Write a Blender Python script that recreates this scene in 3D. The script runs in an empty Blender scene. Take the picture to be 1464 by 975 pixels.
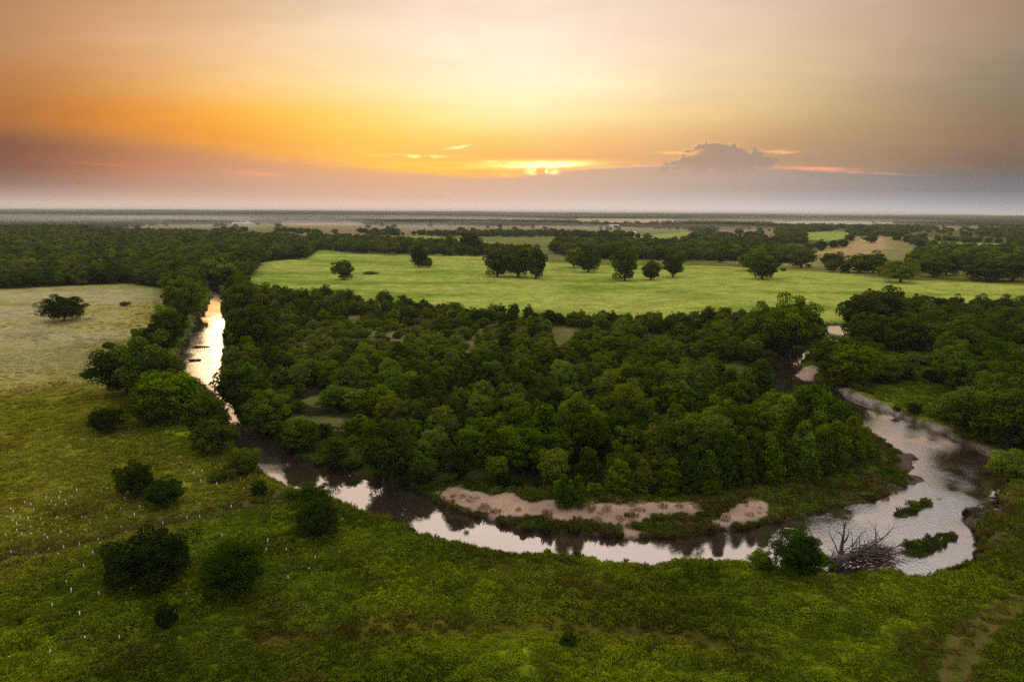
import bpy, math, random
import numpy as np
from math import radians as R
rng = np.random.default_rng(7); random.seed(7)
sc = bpy.context.scene
COL = sc.collection
# ------------------------------------------------------------------ camera
CAMH = 50.0; PITCH = 10.76; ROLL = 0.37
cam_d = bpy.data.cameras.new('camera'); cam = bpy.data.objects.new('camera', cam_d); COL.objects.link(cam)
cam_d.sensor_width = 36; cam_d.lens = 24.0; cam_d.clip_start = 0.5; cam_d.clip_end = 90000
from mathutils import Matrix, Vector
M3 = Matrix.Rotation(R(90-PITCH), 3, 'X') @ Matrix.Rotation(R(ROLL), 3, 'Z')
cam.matrix_world = Matrix.Translation((0, 0, CAMH)) @ M3.to_4x4()
sc.camera = cam
M = np.array(M3)
F = 24/36*1464
def ray(px, py):
    v = np.stack([(np.asarray(px, float)-732)/F, (487.5-np.asarray(py, float))/F, -np.ones_like(np.asarray(px, float))], -1)
    return v @ M.T
def P(px, py, z=0.0):
    r = ray(px, py); t = (z-CAMH)/r[..., 2]
    return np.stack([r[..., 0]*t, r[..., 1]*t], -1)
def poly(pts, z=0.0):
    a = np.array([p[:2] for p in pts], float)
    zz = np.array([p[2] if len(p) > 2 else z for p in pts], float)
    r = ray(a[:, 0], a[:, 1]); t = (zz-CAMH)/r[:, 2]
    return np.stack([r[:, 0]*t, r[:, 1]*t], -1)
def height_at(px, by, ty):
    p = P(px, by); d = np.hypot(*p); r = ray(px, ty)
    return CAMH + d*r[2]/math.hypot(r[0], r[1])
def to_px(x, y, z):
    v = np.stack([x, y, np.asarray(z)-CAMH+0*x], -1) @ M
    return 732+F*v[..., 0]/-v[..., 2], 487.5-F*v[..., 1]/-v[..., 2], -v[..., 2]
# ------------------------------------------------------------------ numpy noise / geometry
def _h(i, j, s):
    n = (i.astype(np.int64)*374761393 + j.astype(np.int64)*668265263 + s*1442695041) & 0xffffffff
    n = ((n ^ (n >> 13))*1274126177) & 0xffffffff
    return ((n ^ (n >> 16)) & 0xffff)/65535.0
def vnoise(x, y, s=0):
    i = np.floor(x); j = np.floor(y); f = x-i; g = y-j
    f = f*f*(3-2*f); g = g*g*(3-2*g)
    return ((_h(i, j, s)*(1-f)+_h(i+1, j, s)*f)*(1-g)+(_h(i, j+1, s)*(1-f)+_h(i+1, j+1, s)*f)*g)
def fbm(x, y, sc_, o=3, s=0):
    v = 0; a = 1; t = 0
    for k in range(o):
        v = v+a*(vnoise(x/sc_*2**k+17.3*k, y/sc_*2**k+9.1*k, s+k)-.5); t += a; a *= .5
    return v/t*2
def sstep(a, b, x):
    t = np.clip((x-a)/(b-a), 0, 1); return t*t*(3-2*t)
def inside(x, y, pg):
    c = np.zeros(np.shape(x), bool); n = len(pg)
    for i in range(n):
        x1, y1 = pg[i]; x2, y2 = pg[(i+1) % n]
        if y1 == y2: continue
        m = ((y1 > y) != (y2 > y)) & (x < (x2-x1)*(y-y1)/(y2-y1)+x1)
        c ^= m
    return c
def pdist(x, y, pg, closed=True):
    d = np.full(np.shape(x), 1e9); n = len(pg)
    for i in range(n if closed else n-1):
        ax, ay = pg[i]; bx, by = pg[(i+1) % n]
        ux, uy = bx-ax, by-ay; L = ux*ux+uy*uy+1e-9
        t = np.clip(((x-ax)*ux+(y-ay)*uy)/L, 0, 1)
        d = np.minimum(d, (x-ax-t*ux)**2+(y-ay-t*uy)**2)
    return np.sqrt(d)
def sdist(x, y, pg, pad=60):
    """signed distance (negative inside), only exact near the polygon"""
    d = np.full(np.shape(x), 1e3)
    lo = pg.min(0)-pad; hi = pg.max(0)+pad
    m = (x > lo[0]) & (x < hi[0]) & (y > lo[1]) & (y < hi[1])
    if m.any():
        xx, yy = x[m], y[m]; dd = pdist(xx, yy, pg); ii = inside(xx, yy, pg)
        d[m] = np.where(ii, -dd, dd)
    return d
# ------------------------------------------------------------------ land plan (traced, put on the ground)
WL = -1.6                                   # water level
outer = [(296,404),(303,424),(296,440),(285,455),(272,476),(264,495),(250,520),(268,543),(292,558),(310,580),(322,612),(334,645),
         (356,668,-1.3),(378,683,-1),(400,697,-1),(430,700,-.8),(462,708,-.6),(490,722,-.6),(530,734,-.6),(562,740,-.6),(590,757,-.6),(640,771,-.6),(700,783,-.6),(760,790,-.6),
         (850,800,-.6),(950,805,-.6),(1040,803,-.6),(1100,806,-.6),(1190,817,-.6),(1250,818,-.6),(1310,823,-.6),(1352,816,-.7),(1392,800,-.8),(1401,782,-.9),
         (1384,766),(1386,757),(1372,747),(1395,737),(1420,732),(1428,715),(1436,700),(1438,684),(1428,668),(1412,650),(1380,634),(1345,622),(1320,610),(1290,599),
         (1250,582),(1215,568),(1190,556),(1168,548),(1150,540),(1138,532),(1150,520),(1172,505),(1200,493),(1212,478),(1222,464)]
inner = [(1160,464),(1172,478),(1150,497),(1112,508),(1100,520),(1090,540),(1100,560),(1140,578),(1200,592),(1235,615),(1262,628),(1290,645),(1303,655),(1302,668),
         (1294,678),(1322,682),(1322,687),(1300,697),(1270,708),(1200,728),(1150,739),(1100,751),(1060,762),(1020,767),(960,771),(900,769),(850,769),(800,766),(740,758),
         (680,741),(630,726),(600,713),(584,703),(566,700),(540,691),(500,681),(450,666),(405,645),(372,625),(350,603),(335,575),(325,555),(318,530),(322,500),
         (320,475),(323,460),(315,445),(318,430),(312,404)]
RIVER = poly(outer+inner, WL)
BEND = poly(inner, WL)                      # land inside the bend (closed across its neck)
ISL = [poly([(1274,737),(1295,727),(1318,716),(1338,713),(1332,722),(1312,733),(1298,742),(1283,740)], WL),
       poly([(1291,784),(1305,775),(1330,770),(1350,760),(1366,758),(1370,768),(1358,779),(1335,789),(1318,797),(1300,796)], WL),
       poly([(1284,808),(1310,803),(1330,806),(1305,811)], WL),
       poly([(1375,746),(1395,737),(1420,731),(1440,735),(1415,752),(1390,757)], WL),
       poly([(1136,536),(1148,530),(1170,533),(1165,545),(1148,545)], WL)]
SAND = [poly([(628,706),(650,704),(700,711),(760,722),(830,728),(900,729),(960,726),(990,727),(1000,735),(975,741),(940,747),(890,754),(850,751),(800,746),(760,741),(705,736),(665,727)], -.8),
        poly([(1015,748),(1040,736),(1062,726),(1092,722),(1096,735),(1075,743),(1040,751)], -.8),
        poly([(850,762),(900,758),(935,762),(900,768)], -1.2), ISL[4],
        poly([(1150,650),(1165,646),(1172,652),(1158,656)], -.8)]
MUD = [poly([(1255,712),(1290,694),(1296,682),(1324,682),(1322,688),(1298,699),(1262,712)], WL),
       poly([(1288,640),(1305,655),(1304,672),(1288,680)], WL), ISL[2], ISL[3]]
CLAY = [poly([(1196,558),(1215,560),(1250,573),(1290,588),(1325,600),(1343,614),(1335,624),(1290,606),(1230,584)], -.8), poly([(1372,626),(1392,628),(1410,648),(1395,648)], -.8)]
MEADOW = poly([(366,376),(440,356),(500,362),(560,366),(640,364),(700,368),(790,376),(860,380),(1000,380),(1130,385),(1300,400),(1470,408),(1900,430),(1900,560),(1470,470),(1230,450),(1190,480),(1160,480),(1040,462),(850,460),(640,450),(500,430),(330,408)])
STRAW = poly([(-700,425),(0,412),(100,408),(190,405),(238,413),(236,440),(205,468),(165,505),(140,545),(60,560),(-300,570),(-1200,560)])
LEFTF = poly([(-1200,500),(0,420),(240,440),(160,520),(190,600),(300,640),(340,660),(400,700),(300,730),(150,770),(0,805),(-700,960)])
TANF = poly([(1010,372),(1040,362),(1100,362),(1190,372),(1240,352),(1225,340),(1290,345),(1330,360),(1300,375),(1300,396),(1130,384)])
GREENFAR = [poly(p) for p in ([(1150,333),(1210,333),(1225,341),(1180,346),(1155,343)], [(1320,345),(1400,348),(1450,349),(1440,354),(1380,353),(1325,351)], [(780,345),(850,340),(820,350)],
            [(560,339),(610,338),(700,346),(720,356),(690,360),(640,350)], [(900,340),(980,332),(1010,336),(960,342)])]
TANFAR = [poly(p) for p in ([(1225,341),(1260,338),(1275,352),(1240,364),(1180,372),(1160,362)], [(825,312),(960,313),(985,318),(880,321),(825,317)], [(400,319),(500,318),(520,323),(420,324)],
            [(1100,318),(1180,316),(1280,319),(1180,322)], [(300,317),(360,316),(380,320),(310,321)])]
GULLY = poly([(-60,812),(0,803),(60,792),(120,779),(160,767),(200,755),(250,745),(300,735),(360,722),(410,712),(445,704)], -.5)
BAND = poly([(380,905),(500,897),(620,893),(740,893),(840,896),(950,905),(1040,925)])
TRACKC = poly([(1475,862),(1440,873),(1410,888),(1390,906),(1376,932),(1368,960),(1366,1000)])
PATH2 = poly([(1452,700),(1440,730),(1432,760),(1424,790)])
# tree zones
WOODB = poly([(326,430),(400,424),(520,436),(640,450),(740,455),(850,460),(1000,462),(1100,465),(1160,478),(1140,495),(1105,500),(1085,520),(1078,545),(1090,572),(1150,590),(1205,610),(1238,640),
              (1236,650),(1196,672),(1120,688),(1020,700),(900,708),(850,708),(760,704),(700,697),(640,694),(592,696),(540,686),(480,671),(420,650),(372,618),(352,596),(340,575),(330,545),(326,520),(330,495),(328,465)])
SCRUB = poly([(395,505),(415,476),(480,460),(560,460),(640,466),(745,470),(752,490),(700,508),(620,514),(540,524),(460,538),(408,540)])
gaps = lambda x, y: (fbm(x, y, 24, 2, 500) > .40) & (y > 150)
WOODL = poly([(-1500,455),(-600,430),(0,414),(100,409),(190,405),(235,413),(262,430),(298,404),(330,408),(362,392),(366,376),(405,372),(442,368),(452,358),(430,346),(330,338),(100,334),(-300,334),(-2500,340)])
WOODR = poly([(1200,478),(1215,462),(1232,446),(1290,450),(1360,452),(1470,462),(2000,520),(2200,760),(1600,700),(1470,650),(1440,640),(1400,618),(1370,606),(1352,600),(1340,575),(1350,545),(1375,525),(1330,505),(1270,505),(1235,500),(1222,486)])
WOODR2 = poly([(1170,520),(1190,505),(1230,505),(1265,520),(1280,545),(1240,556),(1200,555),(1180,545)])
MIDL = poly([(445,357),(520,362),(600,365),(700,367),(768,374),(770,366),(720,358),(660,352),(600,349),(560,345),(440,340)])
MIDM = poly([(792,364),(860,371),(1000,373),(1130,377),(1155,368),(1110,360),(1010,356),(900,352),(800,350)])
MIDR = poly([(1318,386),(1400,390),(1475,393),(1900,410),(2600,420),(1900,372),(1475,362),(1400,365),(1330,366),(1300,372),(1300,388)])
# far field border ends of mist etc. come later
def terrain(x, y, full=False):
    r = np.hypot(x, y)
    h = fbm(x, y, 26, 3, 3)*.35*sstep(20, 90, r) + (fbm(x, y, 3.2, 2, 9)*.26+fbm(x, y, 10, 2, 12)*.65)*(1-sstep(150, 420, r))
    sdr = sdist(x, y, RIVER)
    inb = inside(x, y, BEND)
    gul = pdist_near(x, y, GULLY, 14)
    band = pdist_near(x, y, BAND, 14)
    trk = pdist_near(x, y, TRACKC, 10)
    h = h-1.3*np.exp(-(gul/2.2)**2)-.45*np.exp(-(band/2.6)**2)-.2*np.exp(-((trk-1.05)/.35)**2)
    far = sstep(1500, 9000, r)
    h = h + sstep(1100, 4200, r)*(fbm(x, y, 1900, 3, 21)*22+4)+sstep(11000, 19000, r)*(20+fbm(x, y, 9000, 3, 5)*20)
    # banks
    wob = fbm(x, y, 5, 2, 31)*1.3+fbm(x, y, 1.6, 1, 33)*.5
    s = sdr+wob
    clay = np.minimum(*[sdist(x, y, c, 20) for c in CLAY])
    w = np.where(inb, 9.0, 3.6); w = np.where(clay < 3, 2.6, w)
    bank = sstep(-.5, 1, s/w)
    bed = -3.2
    hh = np.where(sdr < 100, bed+(h-bed)*sstep(-3.5, 0, s)*0+0, h)
    # inside the river: slope down to bed; outside rise from the water line to the land
    up = WL+(h+.25*np.exp(-((s/w-1)/.5)**2)-WL)*np.clip(s/w, 0, 1)**(.55)
    dn = WL+np.clip(s, -4, 0)*.45
    hh = np.where(s > 0, up, dn); hh = np.where(sdr > 40, h, hh)
    for k, pg in enumerate(ISL):
        d = sdist(x, y, pg, 20)+fbm(x, y, 2.2, 2, 40+k)*.6
        hh = np.maximum(hh, WL-.2+.55*sstep(1.2, -2.2, d)*(1 if k != 2 else .55)+(.0))
    if not full: return hh
    return hh, dict(s=s, sdr=sdr, inb=inb, gul=gul, band=band, trk=trk, clay=clay, r=r)
def pdist_near(x, y, pl, pad):
    d = np.full(np.shape(x), 1e3); lo = pl.min(0)-pad; hi = pl.max(0)+pad
    m = (x > lo[0]) & (x < hi[0]) & (y > lo[1]) & (y < hi[1])
    if m.any(): d[m] = pdist(x[m], y[m], pl, False)
    return d
# ------------------------------------------------------------------ object helpers
def tag(o, label=None, cat=None, group=None, kind=None):
    if label: o['label'] = label
    if cat: o['category'] = cat
    if group: o['group'] = group
    if kind: o['kind'] = kind
    return o
def new_mesh(name, co, faces_flat, fsize, mats, smooth=False):
    """co (n,3); faces_flat vertex indices with constant face size"""
    me = bpy.data.meshes.new(name)
    nf = len(faces_flat)//fsize
    me.vertices.add(len(co)); me.vertices.foreach_set('co', np.asarray(co, np.float32).ravel())
    me.loops.add(nf*fsize); me.loops.foreach_set('vertex_index', np.asarray(faces_flat, np.int32))
    me.polygons.add(nf); me.polygons.foreach_set('loop_start', np.arange(0, nf*fsize, fsize, dtype=np.int32))
    me.polygons.foreach_set('loop_total', np.full(nf, fsize, np.int32))
    if smooth: me.polygons.foreach_set('use_smooth', np.ones(nf, bool))
    for m in (mats if isinstance(mats, list) else [mats]): me.materials.append(m)
    me.update(calc_edges=True)
    return me
def link(name, me, parent=None, loc=(0, 0, 0), rz=0, scale=None):
    o = bpy.data.objects.new(name, me); COL.objects.link(o)
    if parent: o.parent = parent
    o.location = loc; o.rotation_euler = (0, 0, rz)
    if scale is not None: o.scale = scale
    return o
class Tubes:
    def __init__(s): s.v = []; s.f = []
    def tube(s, pts, rad, n=6, cap=True):
        pts = [Vector(p) for p in pts]; b = len(s.v)
        for i, p in enumerate(pts):
            t = (pts[min(i+1, len(pts)-1)]-pts[max(i-1, 0)]).normalized()
            a = t.orthogonal().normalized() if i == 0 else (a-t*a.dot(t)).normalized()
            c = t.cross(a)
            for k in range(n):
                q = 2*math.pi*k/n; s.v.append(p+(a*math.cos(q)+c*math.sin(q))*rad[i])
        for i in range(len(pts)-1):
            for k in range(n):
                k2 = (k+1) % n; s.f.append((b+i*n+k, b+i*n+k2, b+(i+1)*n+k2, b+(i+1)*n+k))
        if cap:
            for e, pt in ((0, pts[0]), (len(pts)-1, pts[-1])):
                c = len(s.v); s.v.append(pt)
                for k in range(n):
                    k2 = (k+1) % n; s.f.append((b+e*n+k, b+e*n+k2, c) if e else (b+e*n+k2, b+e*n+k, c))
    def mesh(s, name, mat, smooth=True):
        me = bpy.data.meshes.new(name); me.from_pydata([tuple(v) for v in s.v], [], s.f)
        me.materials.append(mat)
        if smooth: me.polygons.foreach_set('use_smooth', [True]*len(me.polygons))
        me.update(); return me
# ------------------------------------------------------------------ materials
def mat(name):
    m = bpy.data.materials.new(name); m.use_nodes = True; nt = m.node_tree; nt.nodes.clear()
    return m, nt
class NT:
    def __init__(s, nt): s.nt = nt
    def n(s, t, **kw):
        nd = s.nt.nodes.new(t); ins = kw.pop('ins', {})
        for k, v in kw.items(): setattr(nd, k, v)
        for k, v in ins.items(): s.put(nd.inputs[k], v)
        return nd
    def put(s, sock, v):
        if hasattr(v, 'links'): s.nt.links.new(v, sock)
        elif isinstance(v, tuple) and sock.type == 'RGBA' and len(v) == 3: sock.default_value = (*v, 1)
        else: sock.default_value = v
    def m(s, op, *a, clamp=False):
        nd = s.n('ShaderNodeMath', operation=op, use_clamp=clamp)
        for i, v in enumerate(a): s.put(nd.inputs[i], v)
        return nd.outputs[0]
    def mr(s, v, a, b, c=0., d=1., smooth=False):
        nd = s.n('ShaderNodeMapRange', clamp=True, interpolation_type='SMOOTHSTEP' if smooth else 'LINEAR')
        for i, q in enumerate((v, a, b, c, d)): s.put(nd.inputs[i], q)
        return nd.outputs[0]
    def mix(s, f, a, b, mode='MIX'):
        nd = s.n('ShaderNodeMix', data_type='RGBA', blend_type=mode)
        s.put(nd.inputs[0], f); s.put(nd.inputs[6], a); s.put(nd.inputs[7], b); return nd.outputs[2]
    def noise(s, vec, scale, detail=3, rough=.55, out=0):
        nd = s.n('ShaderNodeTexNoise', ins={'Scale': scale, 'Detail': detail, 'Roughness': rough}); s.put(nd.inputs['Vector'], vec)
        return nd.outputs[out]
    def ramp(s, f, stops, interp='LINEAR'):
        nd = s.n('ShaderNodeValToRGB'); cr = nd.color_ramp; cr.interpolation = interp
        while len(cr.elements) < len(stops): cr.elements.new(.5)
        for e, (p, c) in zip(cr.elements, stops):
            e.position = p; e.color = (*c, 1) if isinstance(c, tuple) else (c, c, c, 1)
        s.put(nd.inputs[0], f); return nd.outputs[0]
def lin(c): 
    return tuple(((v/255)/12.92 if v/255 <= .04045 else ((v/255+.055)/1.055)**2.4) for v in c)
lin0 = lin
def leaf_mat(name, lo, hi, trans=.22, gloss=.0, posvar=0.0):
    m, nt = mat(name); N = NT(nt)
    at = N.n('ShaderNodeAttribute', attribute_name='tint').outputs['Fac']
    oi = N.n('ShaderNodeObjectInfo').outputs['Random']
    geo = N.n('ShaderNodeNewGeometry').outputs['Position']
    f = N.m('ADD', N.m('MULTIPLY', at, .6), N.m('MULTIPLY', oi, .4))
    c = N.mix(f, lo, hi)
    hsv = N.n('ShaderNodeHueSaturation'); N.put(hsv.inputs['Color'], c)
    N.put(hsv.inputs['Hue'], N.mr(N.m('FRACT', N.m('MULTIPLY', oi, 7.13)), 0., 1., .475, .515))
    N.put(hsv.inputs['Value'], N.mr(N.m('FRACT', N.m('MULTIPLY', oi, 3.71)), 0., 1., .72, 1.3))
    N.put(hsv.inputs['Saturation'], N.mr(N.m('FRACT', N.m('MULTIPLY', oi, 5.37)), 0., 1., .93, 1.04))
    c = hsv.outputs[0]
    if posvar:
        ia = N.n('ShaderNodeAttribute', attribute_name='cover', attribute_type='INSTANCER')
        sc_ = N.n('ShaderNodeVectorMath', operation='SCALE'); N.nt.links.new(ia.outputs['Color'], sc_.inputs[0]); N.put(sc_.inputs['Scale'], N.m('ADD', N.m('MULTIPLY', f, .8), .58))
        has = N.m('MULTIPLY', ia.outputs['Fac'], 60., clamp=True)
        c = N.mix(N.m('MULTIPLY', has, posvar), c, sc_.outputs[0])
    d = N.n('ShaderNodeBsdfDiffuse', ins={'Color': c})
    t = N.n('ShaderNodeBsdfTranslucent', ins={'Color': N.mix(1., c, (1.35, 1.25, .5), 'MULTIPLY')})
    g = N.n('ShaderNodeBsdfAnisotropic' if False else 'ShaderNodeBsdfGlossy', ins={'Color': (.8, .8, .7), 'Roughness': .42})
    s1 = N.n('ShaderNodeMixShader', ins={0: trans, 1: d.outputs[0], 2: t.outputs[0]})
    s2 = N.n('ShaderNodeMixShader', ins={0: gloss, 1: s1.outputs[0], 2: g.outputs[0]})
    o = N.n('ShaderNodeOutputMaterial'); nt.links.new(s2.outputs[0], o.inputs['Surface'])
    return m
M_oak = leaf_mat('leaves_dark', (.007, .02, .0015), (.115, .185, .005))
M_mid = leaf_mat('leaves_mid', (.013, .036, .002), (.19, .28, .006))
M_olive = leaf_mat('leaves_olive', (.05, .075, .006), (.19, .235, .016))
M_scrub = leaf_mat('leaves_scrub', (.06, .08, .015), (.19, .22, .04))
M_bush = leaf_mat('leaves_bush', (.007, .022, .0015), (.045, .095, .003))
M_weed = leaf_mat('weed_blades', (.09, .135, .003), (.27, .34, .008), trans=.3, gloss=.0, posvar=.92)
M_weed2 = leaf_mat('weed_blades_bright', (.13, .20, .004), (.36, .46, .012), trans=.3, gloss=.0, posvar=.6)
M_reed = leaf_mat('dry_weeds', (.12, .09, .02), (.26, .19, .05), trans=.25, gloss=.0, posvar=.5)
def simple(name, col, rough=.9, nscale=6., var=.4, bump=.3, col2=None):
    m, nt = mat(name); N = NT(nt)
    tc = N.n('ShaderNodeTexCoord').outputs['Object']
    f = N.mr(N.noise(tc, nscale, 5, .65), .3, .7)
    c = N.mix(f, tuple(v*(1-var) for v in col), col2 or tuple(min(1, v*(1+var)) for v in col))
    b = N.n('ShaderNodeBump', ins={'Strength': bump, 'Distance': .05}); N.put(b.inputs['Height'], N.noise(tc, nscale*3, 4))
    p = N.n('ShaderNodeBsdfPrincipled', ins={'Base Color': c, 'Roughness': rough}); nt.links.new(b.outputs[0], p.inputs['Normal'])
    o = N.n('ShaderNodeOutputMaterial'); nt.links.new(p.outputs[0], o.inputs['Surface'])
    return m
M_bark = simple('bark', (.07, .055, .04), nscale=3)
M_dead = simple('dead_wood', (.10, .074, .056), nscale=4, var=.5)
M_pale = simple('bleached_wood', (.55, .44, .34), nscale=5)
M_rock = simple('rock', (.38, .31, .26), nscale=2)
M_tube = simple('white_plastic_tube', (.82, .82, .76), rough=.5, nscale=8, var=.08, bump=.05)
M_wall = simple('white_wall', (.75, .74, .72), var=.08)
M_roof = simple('metal_roof', (.6, .58, .56), rough=.4, var=.1)
# ground
m_ground, nt = mat('ground_cover'); N = NT(nt)
base = N.n('ShaderNodeAttribute', attribute_name='cover').outputs['Color']
gr = N.n('ShaderNodeAttribute', attribute_name='grassy').outputs['Fac']
geo = N.n('ShaderNodeNewGeometry').outputs['Position']
flat = N.n('ShaderNodeVectorMath', operation='MULTIPLY', ins={1: (1, 1, .3)}); nt.links.new(geo, flat.inputs[0]); flat = flat.outputs[0]
n1 = N.noise(flat, .035, 4, .6); n2 = N.noise(flat, .35, 5, .65); n3 = N.noise(flat, 2.2, 4, .7)
v = N.m('ADD', N.m('MULTIPLY', N.mr(n1, .3, .7), .45), N.m('ADD', N.m('MULTIPLY', N.mr(n2, .3, .7), .45), N.m('MULTIPLY', N.mr(n3, .25, .75), .55)))
n4 = N.noise(flat, .11, 5, .7)
v = N.m('ADD', v, N.m('MULTIPLY', N.m('SUBTRACT', N.mr(n4, .3, .7), .5), .9))
vv = N.mr(v, 0., 1.45, .45, 1.5)
vg = N.m('ADD', N.m('MULTIPLY', N.m('SUBTRACT', vv, 1.), N.mr(gr, 0., 1., .45, 1.)), 1.)
c = N.n('ShaderNodeVectorMath', operation='SCALE'); nt.links.new(base, c.inputs[0]); nt.links.new(vg, c.inputs['Scale'])
# brownish / dry patches in the grass
dry = N.m('MULTIPLY', N.mr(N.noise(flat, .09, 4, .6), .52, .7), N.m('MULTIPLY', gr, .45))
c2 = N.mix(dry, c.outputs[0], N.mix(1., c.outputs[0], (1.15, .72, .7), 'MULTIPLY'))
bh = N.m('ADD', N.m('MULTIPLY', n3, .6), N.noise(flat, 6., 3, .7))
bmp = N.n('ShaderNodeBump', ins={'Strength': .8, 'Distance': .35}); nt.links.new(bh, bmp.inputs['Height'])
dif = N.n('ShaderNodeBsdfDiffuse', ins={'Color': c2, 'Roughness': 1.}); nt.links.new(bmp.outputs[0], dif.inputs['Normal'])
o = N.n('ShaderNodeOutputMaterial'); nt.links.new(dif.outputs[0], o.inputs['Surface'])
# water
m_water, nt = mat('river_water'); N = NT(nt)
geo = N.n('ShaderNodeNewGeometry').outputs['Position']
def blob(N, geo, c, rad):
    d = N.n('ShaderNodeVectorMath', operation='DISTANCE', ins={1: c}); N.nt.links.new(geo, d.inputs[0])
    return N.mr(d.outputs['Value'], rad, rad*.45, 0., 1., True)
c1 = P(1290, 735, WL); c2_ = P(1300, 790, WL); c3 = P(1270, 640, WL); c4 = P(288, 500, WL); c5 = P(385, 655, WL)
rip = N.m('MAXIMUM', N.m('MAXIMUM', blob(N, geo, (c1[0], c1[1], WL), 26), blob(N, geo, (c2_[0], c2_[1], WL), 15)), N.m('MULTIPLY', blob(N, geo, (c3[0], c3[1], WL), 34), .55))
rip2 = N.m('MAXIMUM', N.m('MULTIPLY', blob(N, geo, (c4[0], c4[1], WL), 60), .42), N.m('MULTIPLY', blob(N, geo, (c5[0], c5[1], WL), 10), .35))
rip = N.m('MAXIMUM', rip, rip2)
st = N.n('ShaderNodeMapping', ins={'Scale': (1.4, .75, 1), 'Rotation': (0, 0, .5)}); nt.links.new(geo, st.inputs[0])
w1 = N.noise(st.outputs[0], 1.9, 4, .65); w0 = N.noise(geo, .12, 3, .5)
calm = N.mr(w0, .35, .65, .002, .03)
bs = N.m('ADD', calm, N.m('MULTIPLY', N.m('MULTIPLY', rip, N.mr(w0, .36, .6, .08, 1.)), .5))
b = N.n('ShaderNodeBump', ins={'Distance': .35}); nt.links.new(bs, b.inputs['Strength']); nt.links.new(w1, b.inputs['Height'])
bd = N.mix(N.mr(N.noise(geo, .3, 3), .35, .65), (.075, .052, .036), (.105, .075, .055))
d = N.n('ShaderNodeBsdfDiffuse', ins={'Color': bd})
g = N.n('ShaderNodeBsdfGlossy', ins={'Color': (.93, .93, .94), 'Roughness': .035}); nt.links.new(b.outputs[0], g.inputs['Normal']); nt.links.new(N.m('ADD', N.m('MULTIPLY', rip2, .13), .035), g.inputs['Roughness'])
fr = N.n('ShaderNodeFresnel', ins={'IOR': 1.5}); nt.links.new(b.outputs[0], fr.inputs['Normal'])
fac = N.mr(fr.outputs[0], 0., .5, .62, .97)
s = N.n('ShaderNodeMixShader', ins={1: d.outputs[0], 2: g.outputs[0]}); nt.links.new(fac, s.inputs[0])
o = N.n('ShaderNodeOutputMaterial'); nt.links.new(s.outputs[0], o.inputs['Surface'])
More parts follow.
